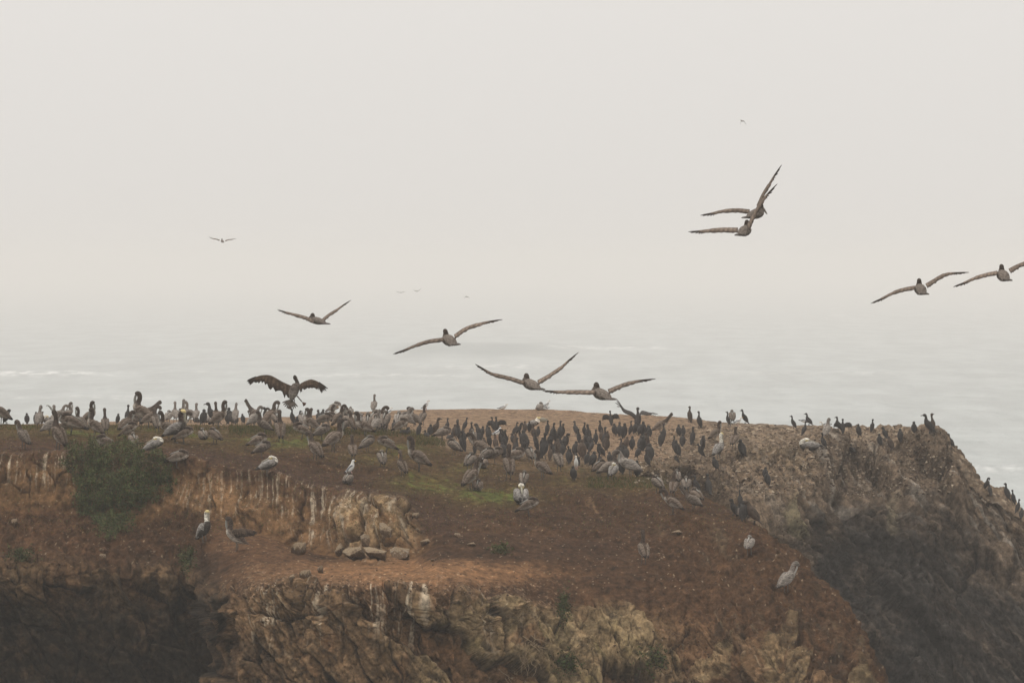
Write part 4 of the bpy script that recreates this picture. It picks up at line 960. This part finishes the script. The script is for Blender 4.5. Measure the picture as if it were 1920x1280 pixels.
BIRDS = []
def add_bird(kind, pose, s, px, py, face, hpx, label=None, d=None, loc=None):
    fn = {'P': pel_meshes, 'C': cor_meshes, 'G': gul_meshes}[kind]
    L, H = fn(pose, s)
    if loc is None:
        if d is not None: loc = P(px, py, d)
        else:
            h = hit(px, py)
            if not h:
                for dy in (2, 4, 7, 10, 14, 20):
                    h = hit(px, py+dy)
                    if h: break
            if not h: print('NO GROUND', px, py); return
            loc = h[0]
    k = loc.y/F
    sc = hpx*k/H
    sc *= {'P': 1.03, 'C': 1.10, 'G': 1.08}[kind]
    lo, hi = {'P': (0.85, 1.35), 'C': (0.80, 1.45), 'G': (0.9, 1.45)}[kind]
    sc = min(max(sc, lo), hi)
    nm = {'P': 'pelican', 'C': 'cormorant', 'G': 'gull'}[kind]
    r = bpy.data.objects.new(nm, None); COL.objects.link(r); r.empty_display_size = 0.1
    r.location = loc - Vector((0, 0, 0.015)); jr = random.Random(int(px*13+py*7)); r.rotation_euler = (math.radians(jr.uniform(-5, 5)), math.radians(jr.uniform(-9, 9)), math.radians(face+jr.uniform(-1, 1)*(48 if kind == 'C' and label is None else 12)))
    wj = jr.uniform(0.94, 1.14); r.scale = (sc*wj, sc*wj, sc)
    for pn, me, _ in L:
        if pn == 'leg' and me.vertices[0].co.z < 0: continue
        c = bpy.data.objects.new(pn, me); COL.objects.link(c); c.parent = r
    BIRDS.append(dict(o=r, kind=kind, pose=pose, s=s, px=px, py=py, face=face, label=label, far=None))
    return r

# each strip of the photograph: origin and zoom, then kind, pose, colouring, X, Y of the feet, facing, height
DATA = []
def strip(ox, oy, z, rows_):
    for r_ in rows_:
        kind, pose, s, X_, Y_, fc, H_ = r_[:7]
        DATA.append((kind, pose, s, ox+X_/z, oy+Y_/z, fc, H_/z, r_[7] if len(r_) > 7 else None, r_[8] if len(r_) > 8 else None))
strip(0, 730, 6, [
 ('P','up','juv',5,395,170,330,'brown pelican cut by the left photo edge, neck upright above the skyline'),
 ('C','preen','dark',75,375,10,135), ('C','hunch','dark',305,378,120,115), ('C','hunch','dark',410,388,80,125), ('C','up','brown',478,380,90,88),
 ('P','sit','adult',545,385,200,95,'white-headed pelican sitting low on the left skyline among dark cormorants'),
 ('P','preen','pale',650,370,0,185,None,262), ('P','up','pale',765,368,40,195,None,262),
 ('P','toss','juv',645,680,150,490,'brown pelican with bill flung upward, back to the camera at the left brink'),
 ('P','tuck','juv',745,505,10,180,), ('P','preen','sub',265,665,140,310,), ('P','up','juv',1050,545,175,325,'brown pelican with neck up facing left, small sitting pelican at its feet'),
 ('P','up','juv',1010,425,8,285,), ('P','sit','juv',1180,637,190,110,), ('C','hunch','dark',1330,388,90,108), ('C','up','dark',1430,380,60,190),
 ('P','up','juv',1570,415,172,375,'largest brown pelican on the left skyline, neck bolt upright, pale breast'),
 ('P','stretch','juv',1600,390,15,285,'brown pelican craning its neck to the right behind the tallest skyline pelican'),
 ('C','hunch','dark',1700,378,80,155), ('C','up','dark',1540,385,110,190), ('P','tuck','juv',1465,560,12,170), ('P','tuck','sub',1505,690,92,205),
 ('P','tuck','adult',1730,742,15,200,'grey adult pelican with white tucked head above the green creeper mat')])
strip(300, 730, 6, [
 ('P','up','juv',95,560,160,320), ('P','up','brownneck',172,592,-20,362,'dark-necked pelican with yellow crown, bill hanging, on the left turf'),
 ('P','tuck','pale',95,395,80,120,None,240), ('P','up','pale',168,372,100,235,None,262), ('P','up','pale',245,372,80,262,None,262),
 ('C','up','dark',228,402,90,162), ('C','hunch','dark',282,368,90,75), ('P','up','pale',345,372,165,240,None,262), ('P','up','pale',402,372,90,200,None,262),
 ('C','lie','dark',405,368,170,60), ('C','hunch','dark',490,398,100,160), ('P','sit','pale',515,372,90,112), ('C','std','dark',600,400,180,235),
 ('P','up','juv',645,402,95,255), ('P','up','juv',660,440,15,312,'brown pelican with arched head resting its bill on its neck, left skyline group'),
 ('C','hunch','dark',760,398,70,178), ('C','hunch','dark',812,402,100,150), ('C','hunch','dark',862,388,100,110), ('P','preen','pale',845,375,90,190,None,250),
 ('C','hunch','dark',935,388,100,100), ('P','stretch','sub',1050,385,165,255,'pelican leaning its long neck to the left over the skyline crowd'),
 ('C','preen','brown',1025,402,180,155), ('C','hunch','dark',1085,382,90,62), ('C','preen','dark',1125,382,180,68), ('C','std','dark',1185,408,175,190),
 ('P','preen','juv',1290,398,170,185), ('P','tuck','sub',1300,430,100,178), ('P','up','juv',1362,597,95,356,'slender brown pelican seen from behind, neck straight up, on green turf'),
 ('C','std','dark',1478,388,165,156), ('C','std','dark',1560,392,10,142), ('P','tuck','pale',1600,412,90,138), ('C','hunch','dark',1665,392,90,115),
 ('P','tuck','juv',1590,562,185,192), ('C','preen','dark',1780,402,60,165), ('P','tuck','juv',1100,682,10,170), ('P','tuck','sub',1150,772,5,135),
 ('P','tuck','adult',1205,975,20,225,'grey adult pelican with yellow tucked head on the rim of the streaked wall'),
 ('P','tuck','juv',190,882,8,212,'brown pelican with white belly standing at the right end of the creeper'), ('P','tuck','juv',270,612,10,150), ('P','sit','sub',488,560,100,108),
 ('P','tuck','juv',615,622,130,165), ('P','preen','juv',1735,802,130,312,'brown pelican with dark head bent over its back at the turf edge'), ('P','tuck','sub',1825,572,10,134)])
strip(600, 730, 6, [
 ('P','tuck','pale',160,288,20,150), ('G','std','g',238,300,170,105), ('G','sit','g',205,306,200,60), ('P','sit','pale',290,285,60,78), ('P','sit','pale',345,285,90,80), ('G','sit','g',435,305,150,62),
 ('C','hunch','dark',15,362,90,130), ('P','tuck','juv',105,405,12,125), ('P','tuck','juv',30,432,30,98), ('P','up','juv',150,702,40,372,'brown pelican seen from behind, neck up, white breast edge, centre-left turf'),
 ('P','tuck','sub',255,500,80,160), ('C','hunch','dark',225,432,90,130), ('P','preen','juv',370,492,100,250), ('P','sit','pale',450,425,100,150),
 ('P','up','juv',510,542,215,302,'brown pelican with white foreneck facing left on the berm'), ('P','tuck','juv',612,462,80,100), ('P','preen','juv',650,462,20,265),
 ('P','tuck','sub',735,478,92,235,'rounded back of a pelican with folded head beside a curved-neck pelican on the berm'), ('G','std','g',775,312,50,86), ('P','up','pale',605,262,90,72),
 ('C','hunch','dark',835,472,100,115), ('P','tuck','juv',915,498,10,165), ('C','lie','dark',990,500,120,48), ('C','lie','dark',945,502,80,46),
 ('C','preen','dark',1110,527,80,116), ('C','lie','dark',1200,532,90,50), ('C','hunch','dark',1240,524,90,62), ('C','std','brown',1285,532,20,200,'tall brown cormorant facing right with its head against bare tan ground'),
 ('G','tall','g',1195,214,20,90,'lone gull standing on the tan skyline, seen against the sea'),
 ('P','tuck','sub',1375,582,25,170), ('C','up','dark',1545,562,100,196), ('C','lie','dark',1465,556,40,62), ('C','std','dark',1592,692,150,205), ('C','hunch','dark',1625,592,90,112),
 ('C','up','dark',1710,542,90,162), ('C','preen','dark',1790,562,190,168), ('P','tuck','sub',1720,626,100,172), ('C','hunch','dark',1795,622,90,150), ('P','preen','juv',1815,765,160,290),
 ('P','tuck','sub',1500,742,150,188), ('P','tuck','sub',1680,922,60,215), ('C','hunch','dark',1890,562,90,132), ('C','hunch','dark',1905,640,90,120),
 ('P','tuck','sub',700,882,92,192), ('P','tuck','juv',740,715,170,160), ('P','tuck','sub',540,706,50,162), ('P','up','juv',372,802,92,292,'rounded brown pelican from behind with thin dark upright neck, above the white gull'),
 ('G','tall','g',355,975,20,178,'white gull with yellow bill standing alone on brown earth above the outcrop'), ('P','sit','sub',318,1062,60,92,'brown pelican with hidden head crouched on the rim just below the white gull'),
 ('P','up','orange',930,987,110,272,'pelican with bright orange bill standing on the mossy slope'), ('P','up','juv',1110,927,172,398,'tall dark-necked pelican with long pale bill pressed to its breast'),
 ('P','preen','juv',1710,1130,45,345,'brown pelican bowing its curved neck, in front of the crowd on the slope'), ('P','sit','juv',1775,1135,90,130,'small hunched brown pelican at the feet of the bowing one'), ('P','tuck','sub',1880,832,50,182)])
strip(900, 730, 6, [
 ('G','sit','g',262,226,10,42), ('P','sit','pale',670,232,60,58), ('G','std','g',755,228,30,98), ('G','sit','g',712,230,180,36),
 ('C','up','dark',145,472,90,136), ('C','dry','dark',188,470,110,148,'cormorant holding one broad wing open at the left end of the crowd'), ('C','hunch','dark',90,532,90,98), ('C','hunch','dark',20,542,90,102),
 ('G','std','g',190,552,25,115,'gull with white head and grey wings among the dark cormorants'), ('C','up','dark',240,622,90,165), ('C','up','dark',300,642,80,172), ('C','std','dark',395,522,60,132), ('C','preen','dark',435,512,0,100),
 ('C','hunch','brown',500,482,90,88), ('C','hunch','dark',500,662,90,190), ('C','preen','brown',395,655,110,152), ('C','hunch','dark',562,484,90,92), ('C','hunch','dark',530,664,60,125),
 ('P','pouch','adult',600,472,0,126,'pelican with yellow crown and swollen grey pouch facing right over the cormorants'),
 ('C','std','dark',612,642,170,150), ('C','hunch','dark',652,544,90,100), ('C','up','dark',640,692,90,160), ('C','up','dark',722,782,80,272), ('C','std','dark',760,504,120,132), ('C','std','dark',815,564,50,172), ('C','hunch','dark',845,594,90,112),
 ('C','up','dark',905,542,90,176), ('C','std','dark',935,544,60,140), ('C','preen','dark',975,678,30,170), ('C','std','dark',810,722,170,136), ('C','hunch','dark',890,692,60,132), ('C','hunch','dark',935,742,60,112), ('C','up','dark',985,824,60,155),
 ('C','std','dark',1078,524,150,160), ('C','std','dark',1112,604,60,142), ('C','up','dark',1165,532,90,146), ('C','hunch','dark',1070,742,90,150), ('C','hunch','brown',1130,784,90,205), ('C','hunch','dark',1190,622,90,92), ('C','hunch','dark',1240,634,60,118),
 ('C','std','dark',1300,612,90,146), ('C','up','dark',1358,522,110,160), ('C','up','dark',1412,642,90,202), ('C','hunch','dark',1225,702,90,84), ('C','hunch','dark',1205,852,90,142), ('C','hunch','dark',1272,872,70,162), ('C','preen','dark',1370,762,150,130), ('C','hunch','dark',1330,744,190,92),
 ('C','dry','dark',1478,404,90,152,'cormorant drying both spread wings against the bare tan ground'), ('C','flap','dark',1790,440,80,215,'dark bird flinging one long wing up behind the cormorant crowd'),
 ('C','hunch','dark',1515,524,90,132), ('C','preen','dark',1570,524,60,146), ('C','hunch','dark',1618,552,80,160), ('C','up','dark',1700,514,60,146), ('C','hunch','dark',1755,504,90,130), ('C','hunch','dark',1830,524,90,150), ('C','up','dark',1870,592,70,122), ('C','hunch','dark',1905,534,90,112),
 ('C','std','dark',1600,718,150,156), ('C','hunch','dark',1820,688,80,152), ('C','hunch','dark',1655,792,90,142), ('C','hunch','dark',1900,762,90,140),
 ('P','tuck','sub',170,832,10,190), ('P','sit','juv',400,782,20,132), ('P','tuck','sub',570,826,92,165), ('P','up','juv',318,1022,92,402,'dark slender pelican with thin straight neck at the middle of the slope'),
 ('P','up','juv',700,1012,150,332,'brown pelican from behind with long pale bill hanging left, right of the slender one'), ('P','up','sub',890,927,100,335), ('P','sit','juv',30,880,90,130),
 ('G','tall','g',1090,912,-90,150,'white gull facing the camera behind a small dark cormorant'), ('C','hunch','dark',1055,1022,90,148,'small cormorant on green turf directly in front of the white gull'),
 ('P','tuck','juv',1340,972,60,172), ('P','up','sub',1440,1010,20,330,'pelican laying its long bill over a yellow-headed neighbour'), ('P','tuck','adult',1505,1020,70,190,'adult pelican with yellow tucked head pressed against the long-billed one'),
 ('P','preen','pale',1690,992,165,322,'pale-faced pelican with arched neck at the right edge of the green slope'), ('C','preen','dark',1500,832,20,112), ('C','hunch','dark',1582,952,80,162), ('C','hunch','dark',1775,985,60,172)])
strip(1200, 730, 6, [
 ('C','std','brown',548,372,165,166), ('C','up','dark',668,428,80,168), ('P','stretch','juv',235,505,15,240,'brown pelican stretching its neck right, white patch on breast, on the tan ground'),
 ('C','up','dark',270,570,90,175), ('C','hunch','dark',235,645,80,160), ('C','hunch','dark',430,524,120,118), ('C','hunch','dark',492,524,60,92), ('C','hunch','dark',475,642,80,132), ('C','std','dark',600,617,60,180), ('C','hunch','dark',700,652,110,126),
 ('C','flap','dark',695,772,200,150,'cormorant on the stony slope with a wing swung out to the left'), ('C','up','dark',378,692,100,146), ('C','hunch','dark',425,764,110,176), ('C','hunch','dark',120,802,90,176), ('C','hunch','dark',402,902,100,146),
 ('C','up','dark',990,408,120,146), ('P','tuck','sub',1045,392,90,158,'rounded back of a pelican on the far skyline above a gull'), ('C','std','dark',1185,368,170,157), ('G','std','g',1100,422,15,86,'gull with grey wings standing below the rounded pelican on the far headland'),
 ('P','up','juv',850,592,30,236), ('P','up','adult',890,792,50,302,'tall white-necked adult pelican with yellow crown on the stony slope'), ('P','up','juv',1060,662,60,242), ('C','hunch','dark',1155,772,100,196), ('C','hunch','dark',852,912,110,146),
 ('C','hunch','dark',30,692,90,152), ('C','preen','dark',75,605,60,112), ('C','hunch','dark',10,514,90,112), ('C','hunch','dark',100,524,60,112),
 ('C','std','dark',1725,442,165,137), ('C','up','dark',1842,516,90,132), ('G','lean','g',1855,405,10,58,'gull bending forward on the far skyline, grey back'), ('C','std','dark',1900,384,160,117), ('C','hunch','dark',1405,1005,110,90)])
strip(1460, 740, 4.174, [
 ('G','sit','g',367,250,190,44,'white gull sitting alone on the far skyline'), ('P','preen','pale',385,340,60,122), ('C','up','dark',352,417,120,112), ('P','sit','adult',250,432,170,92,'grey pelican with white head crouched on the face of the far headland'),
 ('C','std','dark',462,280,170,78), ('C','dry','dark',500,298,100,90,'cormorant with half-open wings on the far skyline'), ('C','hunch','dark',622,332,130,96), ('C','std','dark',735,294,60,82), ('C','hunch','dark',790,402,90,90), ('C','preen','dark',835,348,140,90),
 ('C','hunch','brown',882,437,110,106), ('C','hunch','dark',955,372,110,100), ('C','hunch','dark',1055,312,90,95), ('C','std','dark',1180,307,160,146), ('C','up','brown',1213,307,60,148), ('C','std','dark',1352,417,150,106), ('C','lie','dark',575,445,90,52),
 ('C','preen','dark',1630,748,30,92), ('C','up','dark',1660,792,90,92), ('C','std','dark',1785,818,140,116), ('C','std','dark',1840,852,140,92), ('C','std','dark',1872,925,30,82), ('C','hunch','dark',1897,975,90,76)])
strip(1180, 860, 4.742, [
 ('P','tuck','sub',255,302,120,142), ('P','up','juv',385,345,92,190), ('P','preen','juv',385,492,170,182,'brown pelican with white breast bending to the left on the right slope'), ('P','tuck','sub',432,232,92,118), ('P','tuck','sub',510,312,92,132),
 ('P','stretch','sub',565,467,150,215,'pelican throwing its neck up-left, mottled back, at the right slope edge'), ('C','std','dark',592,292,140,132), ('C','std','dark',700,312,120,162), ('P','tuck','juv',605,415,120,112),
 ('C','preen','dark',920,507,170,106), ('C','up','dark',990,420,90,132), ('C','hunch','dark',1020,562,110,172), ('C','preen','dark',1058,532,170,146), ('C','preen','brown',1112,587,170,206), ('C','hunch','chest',975,527,-60,102,'young cormorant with pale breast in the cluster on the right ridge'),
 ('P','tuck','pale',1070,852,85,138,'lone pale grey pelican seen from behind, low on the right slope'), ('P','up','juv',125,937,100,298,'brown pelican from behind with upright neck on the brow of the nose cliff'),
 ('P','preen','pale',1400,1192,40,272,'lone pelican with white bill and crooked neck, furthest down the right flank'), ('C','hunch','dark',1232,242,120,122)])
strip(900, 860, 6, [('P','tuck','sub',485,332,80,150,'brown pelican with tucked head directly behind the yellow-crowned one'), ('P','sit','brownneck',460,502,90,232,'mottled pelican from behind with pale yellow crown, centre of the bare slope'),
 ('P','tuck','juv',555,642,8,205,'dark-backed pelican with white belly standing side-on below the yellow-crowned one')])
strip(320, 860, 4, [('P','up','adult',255,627,-60,232,'adult pelican with white neck and dark breast on the left end of the terrace'), ('P','wing','juv',495,692,172,256,'brown pelican half raising its wings on the left end of the terrace')])
fr = random.Random(31)      # the thick of the cormorant crowd, birds half hidden between the ones listed above
for i in range(44):
    px = fr.uniform(835, 1215); py = 822 + (px-835)*0.075 + fr.uniform(-18, 34)
    DATA.append(('C', fr.choice(['hunch', 'hunch', 'up', 'std', 'preen']), fr.choice(['dark', 'dark', 'dark', 'brown']), px, py, fr.choice([60, 90, 100, 120, 150, 20]), fr.uniform(19, 29), None, None))
for i in range(16):
    px = fr.uniform(560, 800); DATA.append(('P', fr.choice(['tuck', 'sit', 'up', 'preen']), fr.choice(['juv', 'sub', 'pale']), px, fr.uniform(793, 812), fr.choice([20, 90, 60, 160]), fr.uniform(26, 42), None, None))
for i in range(14):
    px = fr.uniform(15, 560); DATA.append(('P', fr.choice(['tuck', 'up', 'preen', 'up']), fr.choice(['juv', 'sub', 'pale']), px, fr.uniform(798, 822), fr.choice([20, 90, 60, 160, 175]), fr.uniform(30, 48), None, None))
for kind, pose, s, px, py, fc, hpx, lb, dd_ in DATA:
    add_bird(kind, pose, s, px, py, fc, hpx, lb, dd_)
print('birds', len(BIRDS))

# ---- labels that single each bird out ------------------------------
ORD = ['leftmost', 'second from the left', 'third from the left', 'fourth from the left', 'fifth from the left', 'sixth from the left', 'seventh from the left', 'eighth from the left', 'ninth from the left', 'tenth from the left', 'eleventh from the left', 'twelfth from the left', 'thirteenth from the left', 'fourteenth from the left', 'fifteenth from the left', 'sixteenth from the left', 'seventeenth from the left', 'eighteenth from the left', 'nineteenth from the left', 'twentieth from the left']
PH = {('P','up'):'pelican with upright neck',('P','tuck'):'pelican with tucked head',('P','sit'):'pelican crouched low',('P','preen'):'pelican preening with bent neck',('P','stretch'):'pelican with stretched neck',
      ('C','std'):'dark cormorant, bill level',('C','up'):'dark cormorant, neck straight up',('C','hunch'):'dark hunched cormorant',('C','preen'):'dark preening cormorant',('C','lie'):'dark cormorant lying down',
      ('G','std'):'grey-winged white gull standing',('G','sit'):'white gull sitting'}
def look(b):
    p = PH[(b['kind'], b['pose'])]
    if b['kind'] == 'P': p = {'juv': 'brown ', 'sub': 'mottled ', 'adult': 'white-headed ', 'pale': 'pale hazy ', 'brownneck': 'dark-necked ', 'orange': ''}[b['s']]+p
    if b['kind'] == 'C' and b['s'] == 'brown': p = p.replace('dark', 'brownish')
    return p
def region(b):
    x, y = b['px'], b['py']
    if x < 320: return 'on the far left skyline' if y < 806 else 'on the left brink'
    if x < 600: return 'on the left-centre skyline' if y < 802 else 'on the left turf'
    if x < 780: return 'along the berm' if y < 825 else 'on the turf before the berm'
    if x > 1800: return 'on the rocks at the right edge'
    if x > 1460: return 'on the far headland rim' if y < 812 else 'on the face of the far headland'
    if y > 935: return 'on the ridge of the right slope'
    if x > 1180 and y > 900: return 'at the edge of the right slope'
    if x > 1340: return 'on the stony far headland'
    band = 'back rows' if y < 822 else ('middle rows' if y < 852 else 'front rows')
    blk = 'left part' if x < 1000 else ('middle part' if x < 1120 else ('right part' if x < 1240 else 'right fringe'))
    return 'in %s, %s of crowd' % (band, blk)
grp = {'P': 'pelicans resting on the headland', 'C': 'cormorants gathered on the headland', 'G': 'gulls among the flock'}
buck = {}
for b in BIRDS:
    if b['label'] is None: buck.setdefault((look(b), region(b)), []).append(b)
for (lk, rg_), bl in buck.items():
    bl.sort(key=lambda b: b['px'])
    for i, b in enumerate(bl):
        if len(bl) == 1: b['label'] = lk + ', only one ' + rg_
        else: b['label'] = lk + ', ' + (('%dth from the left' % (i+1) if i >= len(ORD) else ORD[i]) if i < len(bl)-1 or len(bl) == 2 and False else 'rightmost') + ' ' + rg_
seen = {}
for b in BIRDS:
    nw = len(b['label'].split())
    if nw > 16 or nw < 4: print('LABEL LEN', nw, b['label'])
    if b['label'] in seen: print('DUP', b['label'])
    seen[b['label']] = 1
    tag(b['o'], b['label'], {'P': 'pelican', 'C': 'cormorant', 'G': 'gull'}[b['kind']], grp[b['kind']])

# ---- birds in flight -----------------------------------------------
def W3(px, py, d, off=(0, 0, 0)): return P(px, py, d) + Vector(off)
def flier(label, d, body, left, right, yaw=15, roll=0, bsc=1.0, chord=0.27, tilt=0.17, haze_col=None, bill=True, fl=0.27, nf=5, tail=True, thick=1.0, kind='pelican'):
    """body (px,py) centre; left/right lists of wing joints in photo pixels, root first"""
    c = P(body[0], body[1], d)
    r = bpy.data.objects.new(kind, None); COL.objects.link(r); r.location = c
    tag(r, label, kind, 'pelicans in flight' if kind == 'pelican' else 'distant gulls in flight')
    col = (0.135, 0.103, 0.08); dk = (0.06, 0.046, 0.038)
    bd = sweep([(-.44,-.11,.075,.012),(-.36,-.09,.10,.03),(-.24,-.06,.12,.09),(-.02,-.03,.14,.125),(.18,.0,.135,.12),(.28,.06,.09,.09),(.27,.14,.06,.06),(.30,.19,.052,.055),(.36,.18,.042,.042),(.40,.16,.028,.028)],
               lambda t, up: (0.055, 0.042, 0.034) if t > .66 else ((0.15, 0.125, 0.105) if (up > -.2 and t < .5) else (0.10, 0.083, 0.07)), 14, 4)
    def add(nm, part, mat, local=True):
        me = mesh_of('flying_'+nm, part, mat); o = bpy.data.objects.new(nm, me); COL.objects.link(o); o.parent = r
        if local: o.rotation_euler = (math.radians(roll), 0, math.radians(90+yaw)); o.scale = (bsc*.95, bsc*.88, bsc*.88)
        return o
    add('body', bd, m_plume)
    if bill: add('bill', sweep([(.38,.165,.022,.025),(.47,.10,.022,.032),(.58,.03,.018,.03),(.68,-.03,.006,.01)], lambda t, u: (0.17, 0.14, 0.115), 8, 3), m_bare)
    if tail:
        bp_ = [(-.40, y, -.10) for y in np.linspace(-.05, .05, 7)]; dr_ = [(-1, y, -.22) for y in np.linspace(-.65, .65, 7)]
        add('tail', feathers(bp_, dr_, [.17]*7, .022, (0.14, 0.12, 0.105)), m_plume)
        for sd in (-1, 1):
            add('foot', leg_part(sd*.05, .02, .09, (0.09, 0.07, 0.055), 0), m_bare).location = Vector((0, 0, -.13*bsc)) + Vector((math.sin(math.radians(yaw)), -math.cos(math.radians(yaw)), 0))*0.33*bsc
    for sd, js in ((-1, left), (1, right)):
        pts = []
        for i, (px, py) in enumerate(js):
            q = P(px, py, d) - c; fy = [0.10, 0.16, 0.05, -0.05, -0.12]
            pts.append((q.x, fy[min(i, 4)]*bsc, q.z))
        n_ = len(pts); ch = np.interp(np.linspace(0, 1, n_), [0, .35, .8, 1], [chord*1.1, chord, chord*.66, chord*.34])*bsc
        me = mesh_of('flying_wing', spread_wing(pts, ch, (0.05*sd, -1, -tilt), col, dk, nf=nf, flen=fl*bsc, seed=3+sd, thick=0.016*thick, fan=1.1, ragged=.3, fw=.012), m_plume)
        o = bpy.data.objects.new('wing', me); COL.objects.link(o); o.parent = r
    return r
flier('smallest near flying pelican, wings in a wide V, upper left of the flock', 172, (596, 600), [(590,601),(574,594),(552,588),(534,584)], [(602,600),(614,590),(630,580),(644,571)], yaw=35, chord=.34, tilt=.22)
flier('flying pelican banking, left wing low and right wing high, above the left-centre water', 116, (842, 636), [(834,634),(806,638),(780,646),(757,656)], [(852,628),(872,615),(898,606),(918,602)], yaw=12, roll=-8)
flier('flying pelican with both wings raised in a deep V over the centre of the headland', 118, (996, 719), [(984,716),(958,708),(925,700),(908,692)], [(1008,714),(1030,702),(1052,687),(1066,675)], yaw=20)
flier('flying pelican with flat left wing just above the headland skyline, lowest of the flock', 112, (1128, 737), [(1116,733),(1088,733),(1060,733),(1038,733)], [(1140,731),(1160,723),(1184,715),(1204,712)], yaw=20)
flier('flying pelican, lower of the overlapping pair, long dark left wing held level', 118, (1396, 431), [(1384,428),(1358,428),(1332,430),(1310,433)], [(1402,422),(1414,400),(1428,376),(1440,362)], yaw=-12, tilt=.24, chord=.31)
flier('flying pelican, upper of the overlapping pair, right wing pointing steeply up', 124, (1417, 399), [(1406,394),(1384,392),(1356,394),(1332,400)], [(1420,385),(1430,364),(1442,344),(1452,328)], yaw=-25, tilt=.24)
flier('flying pelican in the right sky with drooping left wing tip, whole bird in frame', 118, (1726, 541), [(1716,537),(1696,541),(1674,548),(1651,560)], [(1736,533),(1752,524),(1772,513),(1792,511)], yaw=2, bill=False)
flier('flying pelican cut by the right edge of the photo', 114, (1881, 515), [(1871,509),(1852,513),(1828,520),(1806,530)], [(1892,505),(1906,498),(1926,490),(1948,484)], yaw=2, bill=False)
flier('faint far pelican gliding alone in the left fog', 480, (417, 452), [(412,450),(406,448),(400,447),(396,446)], [(422,451),(428,449),(434,448.5),(438,448)], yaw=10, tilt=.2, bill=False, nf=3)
flier('faint bird speck high in the right sky above the overlapping pair', 900, (1392, 227), [(1391,226),(1390,227),(1389,229),(1388.5,231)], [(1393,226),(1395,227),(1396.5,230),(1398,232)], yaw=60, tilt=.5, bill=False, nf=3, bsc=.9, kind='gull', tail=False)
flier('very faint bird low over the sea, right one of the pair in mid photo', 1500, (782, 546), [(781,545.5),(778,544.5),(776,543.5)], [(783,545.5),(786,543.5),(789,541)], yaw=10, tilt=.5, bill=False, nf=3, kind='gull', tail=False)
flier('very faint bird low over the sea, left one of the pair in mid photo', 1600, (751, 548.5), [(750,548),(746,547),(743,546.5)], [(752,548),(756,547),(759,546.5)], yaw=10, tilt=.4, bill=False, nf=3, kind='gull', tail=False)

flier('barely visible bird speck in the fog over the centre of the sea', 1500, (875, 556), [(874,556),(872,556.5),(870.5,558)], [(876,556),(878,556.5),(880,558)], yaw=30, tilt=.5, bill=False, nf=3, kind='gull', tail=False)
# ---- the pelican coming in to land ---------------------------------
def lander():
    d = 150.0; k = d/F; c = P(551, 735, d)
    r = bpy.data.objects.new('pelican', None); COL.objects.link(r); r.location = c
    tag(r, 'landing pelican with arched wings, fanned tail and dangling webbed feet, left of centre', 'pelican', 'pelicans in flight')
    def L_(px, py, y=0): q = P(px, py, d)-c; return (q.x, y, q.z)
    def add(nm, part, mat, par=r):
        o = bpy.data.objects.new(nm, mesh_of('landing_'+nm, part, mat)); COL.objects.link(o); o.parent = par; return o
    # body: spine laid in the x-z plane, tail low left, neck up
    b = [L_(546,751),L_(547,746),L_(549,739),L_(552,730),L_(556,722),L_(557,717),L_(555,712),L_(553,709),L_(553.5,706),L_(555,704.5)]
    rad = [(.05,.03),(.09,.07),(.14,.12),(.15,.13),(.12,.11),(.06,.055),(.045,.045),(.045,.048),(.055,.052),(.03,.03)]
    add('body', sweep([(q[0], q[2], a_, b_) for q, (a_, b_) in zip(b, rad)], lambda t, up: (0.055, 0.042, 0.034) if t > .55 else ((0.20, 0.17, 0.145) if t < .3 else (0.13, 0.108, 0.092)), 14, 4), m_plume)
    add('bill', sweep([(L_(555,706)[0], L_(555,706)[2], .022, .022), (L_(556.5,711)[0], L_(556.5,711)[2], .02, .028), (L_(558.5,717)[0], L_(558.5,717)[2], .008, .012)], lambda t, u: (0.25, 0.22, 0.18), 8, 3), m_bare)
    lw = spread_wing([L_(549,724,.05), L_(530,716,.12), L_(508,704,.08), L_(492,703,.0), L_(480,706,-.05)], [.34, .33, .30, .20, .12], [(0.15, -.35, -1), (0.12, -.3, -1), (-.15, -.3, -.9), (-.5, -.2, -.8)], BR, DKB, nf=7, flen=.28, ragged=.35, seed=4, fan=.55, thick=.02, tipdir=(-1, -.1, -.42))
    rw = spread_wing([L_(560,722,-.02), L_(568,716,.0), L_(582,711,-.04), L_(592,713,-.1), L_(598,716,-.14)], [.20, .22, .24, .22, .14], [(0.2, -.6, -.7), (0.3, -.6, -.8), (0.35, -.5, -.9), (0.3, -.4, -1)], BR, DKB, nf=7, flen=.30, ragged=.35, seed=6, fan=.75, thick=.02, tipdir=(.85, -.1, -.6))
    add('wing', lw, m_plume); add('wing', rw, m_plume)
    bp_ = [L_(546+0.5*i, 750) for i in range(-3, 4)]; dr_ = [(math.sin(a_), -.15, -math.cos(a_)) for a_ in np.linspace(-1.25, .75, 9)]
    add('tail', feathers([L_(546, 749)]*9, dr_, [.26]*9, .022, (0.13, 0.105, 0.088)), m_plume)
    for (x0, y0, x1, y1, ang) in ((549, 748, 544, 758, -.2), (557, 742, 566, 753, .8)):
        p0, p1 = L_(x0, y0), L_(x1, y1); part = rodp(p0, p1, .018, .014, (0.08, 0.05, 0.035))
        q = np.array(p1); dv = np.array((math.sin(ang), -.1, -math.cos(ang))); sv = np.array((math.cos(ang), 0, math.sin(ang)))
        V_ = [tuple(q), tuple(q+dv*.11+sv*.06), tuple(q+dv*.125), tuple(q+dv*.11-sv*.06), tuple(q+dv*.06+np.array((0, .015, 0)))]
        add('leg', join(part, (V_, [(0, 1, 4), (1, 2, 4), (2, 3, 4), (3, 0, 4), (0, 3, 2, 1)], [(0.14, 0.07, 0.045)]*5)), m_bare)
lander()
